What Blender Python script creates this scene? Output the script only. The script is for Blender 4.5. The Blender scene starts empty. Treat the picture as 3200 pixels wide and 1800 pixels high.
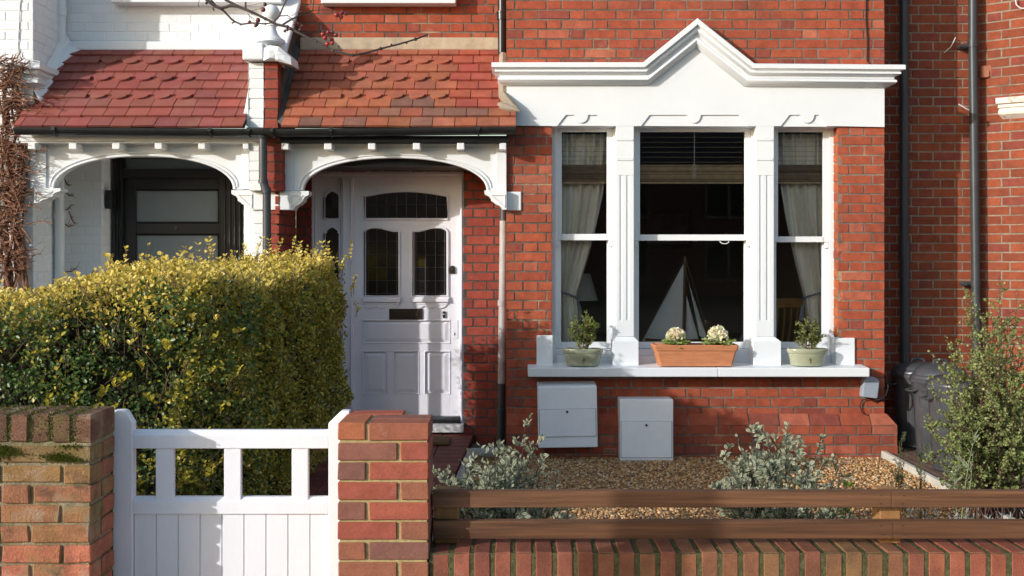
import bpy, bmesh, math, random
import numpy as np
from mathutils import Vector
random.seed(7); RNG = np.random.default_rng(11)
SC = bpy.context.scene; COL = SC.collection
# ---------------------------------------------------------------- camera model
F = 3340.0; CZ = 1.513                       # focal length in photo pixels, eye height above the gravel
B, W = 8.06, 8.60                            # bay front plane, main wall plane (metres from the eye)
T, V = 1.44, 0.547                           # sunlight: x and -z travelled per metre of depth
def X(px, Y=B): return (px - 1600) * Y / F
def Z(py, Y=B): return CZ + (800 - py) * Y / F
def P(px, py, Y): return (X(px, Y), Y, Z(py, Y))

# ---------------------------------------------------------------- materials
def _n(nt, t, **k):
    n = nt.nodes.new(t)
    for a, b in k.items(): setattr(n, a, b)
    return n
def M(name, col=(.5,.5,.5), rough=.6, attr=False, var=0., vs=6., bump=0., bs=60., bd=.01, stains=(), spec=.4,
      metal=0., stretch=None, trans=0., coat=0., var2=0., vs2=60.):
    m = bpy.data.materials.new(name); m.use_nodes = True; nt = m.node_tree; L = nt.links
    bs_ = nt.nodes['Principled BSDF']; bs_.inputs['Roughness'].default_value = rough
    bs_.inputs['Specular IOR Level'].default_value = spec; bs_.inputs['Metallic'].default_value = metal
    bs_.inputs['Coat Weight'].default_value = coat
    tc = _n(nt, 'ShaderNodeTexCoord'); vec = tc.outputs['Object']
    if stretch:
        mp = _n(nt, 'ShaderNodeMapping'); mp.inputs['Scale'].default_value = stretch
        L.new(vec, mp.inputs['Vector']); vec = mp.outputs['Vector']
    if attr:
        a = _n(nt, 'ShaderNodeAttribute', attribute_name='Col'); c = a.outputs['Color']
    else:
        r = _n(nt, 'ShaderNodeRGB'); r.outputs[0].default_value = (*col, 1); c = r.outputs[0]
    def noise(scale, detail=5., rough_=.6):
        n = _n(nt, 'ShaderNodeTexNoise'); n.inputs['Scale'].default_value = scale
        n.inputs['Detail'].default_value = detail; n.inputs['Roughness'].default_value = rough_
        L.new(vec, n.inputs['Vector']); return n.outputs['Fac']
    def rng(f, a, b, lo, hi):
        q = _n(nt, 'ShaderNodeMapRange'); q.inputs[1].default_value = a; q.inputs[2].default_value = b
        q.inputs[3].default_value = lo; q.inputs[4].default_value = hi; L.new(f, q.inputs[0]); return q.outputs[0]
    for v_, s_ in ((var, vs), (var2, vs2)):
        if v_:
            f = rng(noise(s_), .3, .7, 1 - v_, 1 + v_)
            x = _n(nt, 'ShaderNodeVectorMath', operation='SCALE'); L.new(c, x.inputs[0]); L.new(f, x.inputs['Scale']); c = x.outputs[0]
    for (sc, s_, lo, hi, amt) in stains:
        f = rng(noise(s_, 8., .65), lo, hi, 0., amt)
        x = _n(nt, 'ShaderNodeMix', data_type='RGBA'); x.inputs['B'].default_value = (*sc, 1)
        L.new(f, x.inputs['Factor']); L.new(c, x.inputs['A']); c = x.outputs['Result']
    L.new(c, bs_.inputs['Base Color'])
    if bump:
        bp = _n(nt, 'ShaderNodeBump'); bp.inputs['Strength'].default_value = bump; bp.inputs['Distance'].default_value = bd
        L.new(noise(bs, 6., .65), bp.inputs['Height']); L.new(bp.outputs[0], bs_.inputs['Normal'])
    if trans:
        tr = _n(nt, 'ShaderNodeBsdfTranslucent'); L.new(c, tr.inputs['Color'])
        mx = _n(nt, 'ShaderNodeMixShader'); mx.inputs[0].default_value = trans
        L.new(bs_.outputs[0], mx.inputs[1]); L.new(tr.outputs[0], mx.inputs[2])
        L.new(mx.outputs[0], nt.nodes['Material Output'].inputs['Surface'])
    return m
def glass(name, tint=(.97,.98,.98), refl=.9):
    m = bpy.data.materials.new(name); m.use_nodes = True; nt = m.node_tree; L = nt.links
    nt.nodes.remove(nt.nodes['Principled BSDF'])
    t = _n(nt, 'ShaderNodeBsdfTransparent'); t.inputs[0].default_value = (*tint, 1)
    g = _n(nt, 'ShaderNodeBsdfGlossy'); g.inputs['Roughness'].default_value = .0; g.inputs[0].default_value = (refl,)*3 + (1,)
    f = _n(nt, 'ShaderNodeFresnel'); f.inputs[0].default_value = 1.5
    x = _n(nt, 'ShaderNodeMixShader'); L.new(f.outputs[0], x.inputs[0]); L.new(t.outputs[0], x.inputs[1]); L.new(g.outputs[0], x.inputs[2])
    L.new(x.outputs[0], nt.nodes['Material Output'].inputs['Surface']); return m

m_brick = M('red_brick', attr=True, rough=.85, var=.21, vs=13, var2=.16, vs2=110, bump=.45, bs=140, bd=.006, spec=.2,
            stains=(((.13,.058,.045), 1.6, .50, .70, .50), ((.12,.06,.05), 16, .58, .74, .45), ((.46,.30,.24), 22, .64, .76, .32), ((.5,.40,.34), 2.6, .66, .74, .28)))
m_mortar = M('brick_mortar', (.22,.175,.14), rough=.95, var=.3, vs=25, bump=.5, bs=120, bd=.006, spec=.1,
             stains=(((.075,.06,.05), 2.0, .42, .6, .7), ((.42,.33,.21), 2.6, .57, .67, .8)))
m_mortar_pale = M('pale_mortar', (.27,.22,.165), rough=.95, var=.25, vs=30, bump=.5, bs=120, bd=.006, spec=.1,
             stains=(((.09,.07,.055), 3.0, .5, .68, .7),))
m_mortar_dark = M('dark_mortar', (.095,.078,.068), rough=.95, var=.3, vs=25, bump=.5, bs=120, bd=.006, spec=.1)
m_fbrick = M('stock_brick', attr=True, rough=.88, var=.16, vs=18, var2=.14, vs2=160, bump=.55, bs=170, bd=.006, spec=.2,
             stains=(((.42,.33,.3), 7, .62, .76, .5), ((.16,.13,.05), 5, .62, .8, .4)))
m_mossy = M('mossy_brick', attr=True, rough=.9, var=.25, vs=14, var2=.2, vs2=130, bump=.8, bs=120, bd=.008, spec=.15,
            stains=(((.46,.33,.27), 9, .54, .68, .7), ((.15,.14,.035), 4.5, .50, .64, .7), ((.06,.045,.035), 8, .56, .70, .7), ((.42,.38,.30), 60, .68, .76, .6)))
m_fmortar = M('sandy_mortar', (.40,.31,.15), rough=.95, var=.22, vs=40, bump=.7, bs=200, bd=.004, spec=.1)
m_mmortar = M('mossy_mortar', (.27,.23,.15), rough=.95, var=.35, vs=40, bump=.9, bs=120, bd=.008, spec=.1,
              stains=(((.10,.13,.03), 8, .5, .65, .7),))
m_cop = M('coping_brick', attr=True, rough=.85, var=.2, vs=10, var2=.15, vs2=150, bump=.5, bs=150, bd=.006, spec=.2,
          stains=(((.18,.155,.055), 9, .60, .72, .35), ((.12,.055,.04), 6, .52, .72, .6), ((.42,.30,.25), 11, .62, .76, .4)))
m_copm = M('coping_mortar', (.095,.09,.043), rough=.95, var=.35, vs=50, bump=.9, bs=120, bd=.008, spec=.1)
m_white = M('white_paint', (.74,.765,.785), rough=.45, var=.03, vs=3, bump=.12, bs=45, bd=.004, spec=.4,
            stains=(((.50,.48,.44), 3, .58, .85, .4), ((.45,.42,.37), 18, .68, .82, .35)))
m_whitewood = M('white_gloss_paint', (.76,.78,.80), rough=.35, var=.02, vs=5, bump=.06, bs=60, bd=.003, spec=.5,
            stains=(((.6,.58,.55), 9, .66, .85, .3),))
m_wbrick = M('painted_brick', attr=True, rough=.6, var=.03, vs=5, bump=.5, bs=38, bd=.006, spec=.3,
             stains=(((.6,.58,.54), 5, .6, .85, .4),))
m_door = M('door_paint', (.78,.765,.81), rough=.5, var=.04, vs=6, bump=.12, bs=60, bd=.003, spec=.4,
           stains=(((.45,.42,.38), 8, .64, .85, .4),))
m_tile = M('clay_tile', attr=True, rough=.8, var=.18, vs=9, var2=.1, vs2=90, bump=.3, bs=120, bd=.004, spec=.25,
           stains=(((.12,.07,.05), 3.2, .54, .72, .5), ((.15,.08,.055), 14, .58, .74, .45), ((.55,.48,.40), 45, .69, .76, .7)))
m_tile2 = M('red_tile', attr=True, rough=.75, var=.1, vs=7, var2=.06, vs2=90, bump=.2, bs=120, bd=.004, spec=.25,
           stains=(((.24,.13,.10), 3.5, .54, .72, .5), ((.13,.06,.05), 12, .6, .75, .4), ((.6,.5,.45), 50, .70, .76, .7)))
m_black = M('black_gloss', (.018,.019,.02), rough=.32, spec=.5, var=.3, vs=8, stains=(((.06,.06,.06), 7, .6, .8, .5),))
m_pipe = M('grey_pipe', (.045,.05,.056), rough=.42, spec=.5, var=.2, vs=7, stains=(((.09,.09,.09), 9, .6, .8, .5),))
m_castpipe = M('weathered_pipe', (.40,.385,.375), rough=.55, var=.15, vs=7, bump=.2, bs=60, stains=(((.16,.15,.15), 4, .55, .7, .6),))
m_render = M('cement_fillet', (.30,.25,.19), rough=.95, var=.25, vs=9, bump=.7, bs=50, bd=.01, stains=(((.09,.085,.05), 6, .55, .7, .7),))
m_stone = M('beige_stone', (.46,.37,.26), rough=.9, var=.2, vs=8, bump=.5, bs=40, bd=.006, stains=(((.22,.17,.12), 5, .55, .7, .6),))
m_lead = M('grey_flashing', (.10,.098,.09), rough=.8, var=.25, vs=8, bump=.5, bs=40)
m_glass = glass('window_glass')
m_dark = M('dark_timber', (.012,.011,.011), rough=.35, spec=.5)
m_frost = M('frosted_glass', (.17,.20,.215), rough=.25, var=.1, vs=2, spec=.6)
m_lead_pane = M('leaded_glass', attr=True, rough=.12, var=.25, vs=12, spec=.7, bump=.1, bs=25)
m_came = M('lead_came', (.075,.075,.08), rough=.5, metal=.4)
m_brass = M('aged_brass', (.055,.038,.026), rough=.45, metal=.6, var=.2, vs=30)
m_room = M('room_wall', (.30,.25,.20), rough=.9)
m_curtain = M('curtain_cloth', (.92,.86,.74), rough=.9, var=.04, vs=9, bump=.15, bs=300, bd=.002, trans=.12, spec=.1)
m_cord = M('tieback_cord', (.22,.24,.28), rough=.9)
m_bamboo = M('bamboo_blind', attr=True, rough=.7, var=.2, vs=20, trans=.15)
m_sail = M('sail_cloth', (.68,.68,.67), rough=.9, trans=.15, var=.04, vs=6)
m_wood = M('varnished_wood', (.16,.07,.03), rough=.4, var=.25, vs=12, stretch=(1,1,.12))
m_oak = M('chair_wood', (.62,.30,.10), rough=.4, var=.2, vs=12, stretch=(1,1,.12))
m_shade = M('lamp_shade', (.86,.82,.72), rough=.9, trans=.15)
m_terra = M('terracotta', (.52,.21,.10), rough=.8, var=.15, vs=9, var2=.06, vs2=90, bump=.25, bs=100, bd=.003, spec=.2, stretch=(1,1,6),
            stains=(((.6,.45,.36), 5, .62, .8, .5),))
m_glaze = M('green_glaze', (.36,.375,.255), rough=.12, var=.12, vs=10, spec=.6, coat=.4, stains=(((.22,.24,.12), 8, .55, .7, .6), ((.46,.46,.32), 6, .62, .75, .5)))
m_crest = M('pot_crest', (.13,.12,.06), rough=.3)
m_soil = M('soil', (.035,.024,.016), rough=1., var=.5, vs=40, bump=1., bs=60, bd=.02)
m_fence = M('stained_timber', (.128,.059,.029), rough=.6, var=.4, vs=5, var2=.42, vs2=24, bump=.6, bs=22, bd=.006, stretch=(.07,1,2.4), spec=.3,
            stains=(((.25,.125,.055), 3, .5, .66, .75), ((.03,.02,.015), 9, .60, .66, .75)))
m_fpost = M('post_timber', (.30,.15,.055), rough=.65, var=.25, vs=12, bump=.4, bs=30, stretch=(1,1,.2))
m_screw = M('screw_head', (.10,.075,.06), rough=.5, metal=.7)
m_gate = M('gate_paint', (.79,.79,.83), rough=.45, var=.03, vs=6, var2=.02, vs2=60, bump=.15, bs=30, bd=.004, stretch=(1,1,.3), spec=.4,
           stains=(((.4,.38,.4), 30, .74, .82, .5),))
m_box = M('grp_box', (.86,.87,.90), rough=.4, var=.04, vs=6, bump=.05, bs=200, stains=(((.5,.46,.42), 14, .7, .8, .4),))
m_key = M('lock_black', (.02,.02,.02), rough=.4)
m_bin = M('bin_plastic', (.055,.058,.064), rough=.30, spec=.5, var=.3, vs=9, bump=.15, bs=40, stains=(((.07,.065,.06), 8, .56, .75, .6),))
m_cbox = M('cable_box_grey', (.30,.34,.40), rough=.5)
m_cable = M('cable_black', (.015,.015,.015), rough=.5)
m_wcable = M('cable_white', (.66,.64,.62), rough=.5)
m_mat = M('coir', (.16,.095,.04), rough=1., var=.4, vs=90, bump=1., bs=200, bd=.01)
m_kerb = M('concrete_edging', (.36,.34,.30), rough=.95, var=.2, vs=20, bump=.5, bs=80, bd=.005)
m_deck = M('decking', (.12,.075,.055), rough=.8, var=.3, vs=6, stretch=(1,1,1))
m_edge = M('edging_board', (.52,.49,.42), rough=.9, var=.15, vs=9, bump=.3, bs=60)
m_qtile = M('quarry_tile', attr=True, rough=.75, var=.2, vs=7, var2=.1, vs2=60, bump=.3, bs=60, bd=.004)
m_pebble = M('pea_shingle', attr=True, rough=.6, var=.1, vs=90, spec=.35)
m_ground = M('earth', (.08,.06,.045), rough=1., var=.3, vs=3, bump=.6, bs=20)
m_pave = M('paving', (.44,.43,.41), rough=.95, var=.12, vs=3, bump=.3, bs=60)
m_asph = M('asphalt', (.11,.11,.112), rough=.95, var=.2, vs=30, bump=.4, bs=120)
m_leaf = M('privet_leaf', attr=True, rough=.38, spec=.45, trans=.30)
m_leaf2 = M('shrub_leaf', attr=True, rough=.5, spec=.4, trans=.25)
m_twig = M('twig_bark', (.16,.105,.07), rough=.9, var=.3, vs=40)
m_vine = M('vine_bark', (.21,.095,.055), rough=.9, var=.5, vs=30, bump=.8, bs=90, stains=(((.45,.28,.18), 22, .54, .66, .75), ((.06,.03,.02), 17, .56, .68, .8)))
m_bark = M('tree_bark', (.085,.062,.055), rough=.85, var=.35, vs=40, bump=.8, bs=120, bd=.004, stains=(((.25,.22,.2), 30, .6, .75, .6),))
m_berry = M('berry_skin', attr=True, rough=.3, var=.3, vs=80, spec=.5)
m_flower = M('cabbage_leaf', attr=True, rough=.6, trans=.25)
m_vent = M('terracotta_vent', (.42,.19,.12), rough=.8)
m_rust = M('clay_plastic', (.42,.17,.10), rough=.6)
m_step = M('painted_step', (.55,.54,.55), rough=.8, var=.12, vs=12, bump=.4, bs=50)

# ---------------------------------------------------------------- mesh helpers
ORG = {}
def thing(name, label, cat, loc=(0,0,0), group=None):
    o = bpy.data.objects.new(name, None); o.empty_display_size = .1; COL.objects.link(o); o.location = loc
    o['label'] = label; o['category'] = cat
    if group: o['group'] = group
    ORG[o.name] = Vector(loc); return o
def struct(o, label=None, kind='structure'):
    o['kind'] = kind
    if label: o['label'] = label
    return o
def tag(o, label, cat, group=None):
    o['label'] = label; o['category'] = cat
    if group: o['group'] = group
    return o
class MB:
    def __init__(s): s.v = []; s.f = []; s.m = []; s.c = []
    def add(s, vs, fs, m=0, c=(1,1,1)):
        b = len(s.v); s.v.extend(tuple(v) for v in vs)
        s.f.extend(tuple(b + i for i in f) for f in fs); s.m.extend([m]*len(fs)); s.c.extend([c]*len(fs)); return s
    def box(s, x0, x1, y0, y1, z0, z1, m=0, c=(1,1,1)):
        v = [(x0,y0,z0),(x1,y0,z0),(x1,y1,z0),(x0,y1,z0),(x0,y0,z1),(x1,y0,z1),(x1,y1,z1),(x0,y1,z1)]
        return s.add(v, [(0,3,2,1),(4,5,6,7),(0,1,5,4),(1,2,6,5),(2,3,7,6),(3,0,4,7)], m, c)
    def bpx(s, a, b, t, d, y0, y1, m=0, c=(1,1,1)):      # photo-measured front rectangle at depth y0, going back to y1
        return s.box(X(a,y0), X(b,y0), y0, y1, Z(d,y0), Z(t,y0), m, c)
    def prism(s, poly, y0, y1, m=0, c=(1,1,1)):           # polygon in XZ, front at y0, back at y1
        n = len(poly); v = [(x,y0,z) for x,z in poly] + [(x,y1,z) for x,z in poly]
        f = [tuple(range(n)), tuple(range(2*n-1, n-1, -1))] + [(i,(i+1)%n,n+(i+1)%n,n+i) for i in range(n)]
        return s.add(v, f, m, c)
    def tube(s, pts, r, n=8, m=0, c=(1,1,1), cap=True):
        pts = [Vector(p) for p in pts]; k = len(pts)
        if not hasattr(r, '__len__'): r = [r]*k
        base = len(s.v); prev = None; vs = []
        for i, p in enumerate(pts):
            t = (pts[min(i+1,k-1)] - pts[max(i-1,0)])
            t = t.normalized() if t.length > 1e-9 else Vector((0,0,1))
            a = prev if prev is not None else (Vector((0,0,1)) if abs(t.z) < .9 else Vector((1,0,0)))
            u = a - t*a.dot(t)
            u = u.normalized() if u.length > 1e-6 else t.orthogonal().normalized()
            w = t.cross(u); prev = u
            for j in range(n):
                q = 2*math.pi*j/n; vs.append(p + (u*math.cos(q) + w*math.sin(q))*r[i])
        fs = [(i*n+j, i*n+(j+1)%n, (i+1)*n+(j+1)%n, (i+1)*n+j) for i in range(k-1) for j in range(n)]
        if cap: fs += [tuple(range(n-1,-1,-1)), tuple(range((k-1)*n, k*n))]
        return s.add(vs, fs, m, c)
    def lathe(s, cx, cy, z0, prof, n=32, m=0, c=(1,1,1), sx=1., sy=1., a0=0.):
        k = len(prof); vs = [(cx + sx*r*math.cos(2*math.pi*j/n+a0), cy + sy*r*math.sin(2*math.pi*j/n+a0), z0+z) for r, z in prof for j in range(n)]
        fs = [(i*n+j, i*n+(j+1)%n, (i+1)*n+(j+1)%n, (i+1)*n+j) for i in range(k-1) for j in range(n)]
        fs += [tuple(range(n-1,-1,-1)), tuple(range((k-1)*n, k*n))]
        return s.add(vs, fs, m, c)
    def ball(s, p, r, n=8, m=0, c=(1,1,1), sq=1.):
        prof = [(max(1e-4, r*math.sin(math.pi*i/n)), -r*sq*math.cos(math.pi*i/n)) for i in range(n+1)]
        return s.lathe(p[0], p[1], p[2], prof, n+2, m, c)
    def build(s, name, mats, parent=None, smooth=False, bevel=0., recalc=True, seg=2, org=None):
        if not isinstance(mats, (list, tuple)): mats = [mats]
        o_ = ORG[parent.name] if parent is not None else Vector(org or (0,0,0))
        me = bpy.data.meshes.new(name)
        me.from_pydata([(x-o_.x, y-o_.y, z-o_.z) for x,y,z in s.v], [], s.f)
        for q in mats: me.materials.append(q)
        me.polygons.foreach_set('material_index', s.m)
        at = me.color_attributes.new('Col', 'FLOAT_COLOR', 'CORNER')
        cnt = np.array([len(f) for f in s.f]); cc = np.ones((cnt.sum(), 4), np.float32)
        cc[:, :3] = np.repeat(np.array(s.c, np.float32), cnt, 0); at.data.foreach_set('color', cc.ravel())
        if recalc:
            bm = bmesh.new(); bm.from_mesh(me); bmesh.ops.recalc_face_normals(bm, faces=bm.faces); bm.to_mesh(me); bm.free()
        if smooth: me.polygons.foreach_set('use_smooth', [True]*len(me.polygons))
        me.update()
        o = bpy.data.objects.new(name, me); COL.objects.link(o)
        if parent is not None: o.parent = parent
        else: o.location = o_
        ORG[o.name] = o_
        if smooth and bevel == 0:
            try: me.set_sharp_from_angle(angle=math.radians(42))
            except Exception: pass
        if bevel:
            b = o.modifiers.new('bevel', 'BEVEL'); b.width = bevel; b.segments = seg; b.limit_method = 'ANGLE'; b.angle_limit = math.radians(35)
        return o
def jit(a): return random.uniform(-a, a)
def mixc(a, b, t): return tuple(a[i]*(1-t)+b[i]*t for i in range(3))
# ---------------------------------------------------------------- brickwork
def red():
    q = random.random()
    if q < .86: b = mixc((.325,.071,.038), (.385,.092,.045), random.random())
    elif q < .95: b = mixc((.23,.060,.042), (.29,.070,.046), random.random())
    else: b = mixc((.43,.13,.075), (.41,.11,.065), random.random())
    k = 1 + jit(.07); return tuple(x*k for x in b)
def brightred():
    b = mixc((.36,.088,.036), (.43,.120,.044), random.random()); k = 1 + jit(.07)
    if random.random() < .08: b = (.30,.070,.045)
    return tuple(x*k for x in b)
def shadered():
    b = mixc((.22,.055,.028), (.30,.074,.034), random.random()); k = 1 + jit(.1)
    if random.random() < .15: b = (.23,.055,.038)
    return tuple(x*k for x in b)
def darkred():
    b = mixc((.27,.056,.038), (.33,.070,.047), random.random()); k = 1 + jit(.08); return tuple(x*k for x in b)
def white(): k = .76 + jit(.02); return (k, k*1.02, k*1.035)
def one_brick(mb, O, U, N, a, b, z0, z1, ch, c, dep=.03, wob=.0012, m=0):
    O = Vector(O); U = Vector(U); N = Vector(N); pr = jit(wob)
    vs = []
    for (ins, d) in ((0, -dep), (0, -ch + pr), (ch, pr)):
        for (u, z) in ((a+ins, z0+ins), (b-ins, z0+ins), (b-ins, z1-ins), (a+ins, z1-ins)):
            vs.append(O + U*(u + jit(wob)) + N*d + Vector((0,0,z + jit(wob))))
    fs = [(8,9,10,11)]
    for r in (0, 4):
        fs += [(r+i, r+(i+1)%4, r+4+(i+1)%4, r+4+i) for i in range(4)]
    mb.add(vs, fs, m, c)
def bricks(mb, O, U, N, Wd, H, holes=(), course=.0731, L=.2265, h=.1005, j=.012, md=.0035, ch=.002, col=red, shift=0., phase=0, wob=.0019, skip=.0):
    Pd = L + h + 2*j; nr = int(math.ceil(H/course - 1e-6))
    for r in range(nr):
        z0 = r*course; z1 = min(z0 + course - j, H)
        if z1 - z0 < .015: continue
        zc = (z0+z1)/2; cuts = [(q[0], q[1]) for q in holes if q[2] < zc < q[3]]
        off = shift + (Pd/2 if (r + phase) % 2 else 0); k = int(math.floor((-off)/Pd)) - 1
        while k*Pd + off < Wd:
            s = k*Pd + off
            for (a, b) in ((s, s+L), (s+L+j, s+L+j+h)):
                seg = [(max(a,0), min(b,Wd))]
                for (p, q) in cuts:
                    ns = []
                    for (e, f) in seg:
                        if q <= e or p >= f: ns.append((e,f))
                        else:
                            if e < p: ns.append((e,p))
                            if f > q: ns.append((q,f))
                    seg = ns
                for (e, f) in seg:
                    if f - e > .018: one_brick(mb, O, U, N, e, f, z0, z1, ch, col(), wob=wob)
            k += 1
    us = sorted({0, Wd} | {min(max(q[i],0),Wd) for q in holes for i in (0,1)}); zs = sorted({0, H} | {min(max(q[i],0),H) for q in holes for i in (2,3)})
    O = Vector(O); U = Vector(U); N = Vector(N)
    for a, b in zip(us, us[1:]):
        for c, d in zip(zs, zs[1:]):
            if b-a < 1e-5 or d-c < 1e-5: continue
            if any(q[0] < (a+b)/2 < q[1] and q[2] < (c+d)/2 < q[3] for q in holes): continue
            mb.add([O+U*u+N*(-md)+Vector((0,0,z)) for u,z in ((a,c),(b,c),(b,d),(a,d))], [(0,1,2,3)], 1, (1,1,1))
# ---------------------------------------------------------------- leaves (numpy)
def unit(a): return a/np.maximum(np.linalg.norm(a, axis=1, keepdims=True), 1e-9)
def leaves(name, Pt, D, Nn, ln, wd, cm, ce, mat, parent=None, org=(0,0,0), fold=.25, shape=(.35,.75,.8)):
    n = len(Pt); D = unit(D); Nn = unit(Nn - D*np.sum(Nn*D,1,keepdims=True)); S = np.cross(D, Nn)
    ln = np.asarray(ln).reshape(-1,1); wd = np.asarray(wd).reshape(-1,1)
    o = ORG[parent.name] if parent is not None else Vector(org)
    a, b, w2 = shape
    Q = np.stack([Pt, Pt+D*ln*a+S*wd+Nn*wd*fold, Pt+D*ln*b+S*wd*w2+Nn*wd*fold, Pt+D*ln,
                  Pt+D*ln*b-S*wd*w2+Nn*wd*fold, Pt+D*ln*a-S*wd+Nn*wd*fold], 1).reshape(-1,3) - np.array(o)
    me = bpy.data.meshes.new(name); me.vertices.add(6*n); me.vertices.foreach_set('co', Q.astype(np.float32).ravel())
    base = (np.arange(n)*6)[:,None]; lp = (base + np.array([0,1,2,3,0,3,4,5])[None]).ravel()
    me.loops.add(8*n); me.loops.foreach_set('vertex_index', lp.astype(np.int32))
    me.polygons.add(2*n); me.polygons.foreach_set('loop_start', (np.arange(2*n)*4).astype(np.int32))
    me.materials.append(mat)
    C = np.ones((n,8,4), np.float32)
    for i, e in enumerate((0,1,1,0,0,0,1,1)): C[:,i,:3] = ce if e else cm
    at = me.color_attributes.new('Col', 'FLOAT_COLOR', 'CORNER'); at.data.foreach_set('color', C.ravel())
    me.update(); me.validate()
    ob = bpy.data.objects.new(name, me); COL.objects.link(ob)
    if parent is not None: ob.parent = parent
    else: ob.location = o
    ORG[ob.name] = o; return ob
def rnd(n, s=1.): return RNG.normal(size=(n,3))*s
def cmix(n, a, b, lo=0., hi=1.):
    t = RNG.uniform(lo, hi, (n,1)); return np.array(a)*(1-t) + np.array(b)*t
exec_parts = []
# ================================================================ GROUND
g = MB(); g.add([(-80,-60,-.06),(80,-60,-.06),(80,60,-.06),(-80,60,-.06)], [(0,1,2,3)]); struct(g.build('ground', m_ground))
g = MB(); g.box(-40,40,.9,4.2,-.3,-.03); struct(g.build('pavement', m_pave))
g = MB(); g.box(-40,40,-7,.78,-.4,-.14); struct(g.build('road', m_asph))
# path of quarry tiles from gate to door
g = MB(); y = 4.0; ti = 0
while y < 8.7:
    f = (y-4.0)/4.6; xa = -1.40 - .18*max(0,(f-.75)*4); xb = -.52 + .22*f
    n = 5; zz = .05 + .035*f; row = ti % 2
    xs = [xa + (xb-xa)*k/n for k in range(n+1)]
    for k in range(n):
        c = mixc((.13,.035,.026), (.21,.06,.04), random.random())
        g.box(xs[k]+.003, xs[k+1]-.003, y+.003, y+.147, zz-.05, zz+jit(.001), 0, c)
    y += .15; ti += 1
g.add([(-1.64,3.9,.03),(-.48,3.9,.03),(-.28,8.7,.06),(-1.6,8.7,.06)], [(0,1,2,3)], 1)
struct(g.build('path', [m_qtile, m_soil]))
g = MB(); g.add([(-.5,4.15,0),(2.78,4.15,0),(2.78,8.1,0),(-.3,8.1,0)], [(0,1,2,3)])
m_gravel = M('gravel_base', (.30,.165,.07), rough=.9, var=.45, vs=45, var2=.4, vs2=140, bump=1., bs=70, bd=.02)
struct(g.build('gravel_bed', m_gravel))
g = MB(); g.add([(2.84,4.15,.0),(6,4.15,.0),(6,6.6,.0),(2.84,6.6,.0)], [(0,1,2,3)]); g.add([(-5,4.0,.0),(-1.66,4.0,.0),(-1.66,8.1,.0),(-5,8.1,.0)], [(0,1,2,3)])
struct(g.build('garden_soil', m_soil))
# pea shingle
def pebbles():
    n = 34000
    px_ = RNG.uniform(-.42, 2.77, n); py_ = 4.3 + (8.04-4.3)*RNG.uniform(0,1,n)**.85
    r = RNG.uniform(.0055, .0115, n)
    ic = bmesh.new(); bmesh.ops.create_icosphere(ic, subdivisions=1, radius=1.)
    bv = np.array([v.co[:] for v in ic.verts]); bf = np.array([[v.index for v in f.verts] for f in ic.faces]); ic.free()
    nv = len(bv); S = RNG.uniform(.7,1.25,(n,1,3))*r[:,None,None]; S[:,:,2] *= .75
    ang = RNG.uniform(0,6.28,n); ca, sa = np.cos(ang)[:,None], np.sin(ang)[:,None]
    q = bv[None]*S; x = q[:,:,0]*ca - q[:,:,1]*sa; yv = q[:,:,0]*sa + q[:,:,1]*ca
    Vv = np.stack([x+px_[:,None], yv+py_[:,None], q[:,:,2]+RNG.uniform(.001,.008,n)[:,None]], 2).reshape(-1,3)
    fc = (bf[None] + (np.arange(n)*nv)[:,None,None]).reshape(-1)
    me = bpy.data.meshes.new('pea_shingle'); me.vertices.add(n*nv); me.vertices.foreach_set('co', Vv.astype(np.float32).ravel())
    me.loops.add(len(fc)); me.loops.foreach_set('vertex_index', fc.astype(np.int32))
    nf = n*len(bf); me.polygons.add(nf); me.polygons.foreach_set('loop_start', (np.arange(nf)*3).astype(np.int32))
    pal = np.array([(.48,.27,.10),(.58,.36,.16),(.32,.16,.06),(.68,.50,.29),(.22,.12,.06),(.52,.25,.085),(.36,.25,.15)])
    cc = pal[RNG.integers(0,len(pal),n)]*RNG.uniform(.75,1.15,(n,1)); C = np.ones((nf*3,4), np.float32); C[:,:3] = np.repeat(cc, len(bf)*3, 0)
    at = me.color_attributes.new('Col','FLOAT_COLOR','CORNER'); at.data.foreach_set('color', C.ravel())
    me.materials.append(m_pebble); me.update(); o = bpy.data.objects.new('pea_shingle', me); COL.objects.link(o)
    o['kind'] = 'stuff'; o['label'] = 'golden brown pea shingle covering the small front garden'; o['category'] = 'gravel'
pebbles()

# ================================================================ BRICK HOUSE (centre)
house = thing('brick_house', 'red brick terraced house with white pediment over three sash windows and a panelled door', 'house', (1.0, 8.3, 0))
XL, XR = X(1583), X(2764)
x0w, x1w = X(1724.7), X(2618.7); zs, zh = .69, Z(387)
WT = 4.75
mb = MB()
bz = .305
bricks(mb, (XL,B,bz), (1,0,0), (0,-1,0), XR-XL, WT-bz, holes=[(x0w-XL, x1w-XL, zs-bz-.04, zh-bz+.03)], shift=.07)
bricks(mb, (XR,B,bz), (0,1,0), (1,0,0), W-B, WT-bz, shift=-.05, phase=1)
bricks(mb, (XL,W,bz), (0,-1,0), (-1,0,0), W-B, WT-bz, shift=.03, phase=1)
bricks(mb, (x1w,B+.004,zs), (0,1,0), (-1,0,0), .115, zh-zs, col=brightred, phase=1)
bricks(mb, (x0w,B+.12,zs), (0,-1,0), (1,0,0), .115, zh-zs, phase=1)
wall = mb.build('bay_wall', [m_brick, m_mortar], house, recalc=False)
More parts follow.
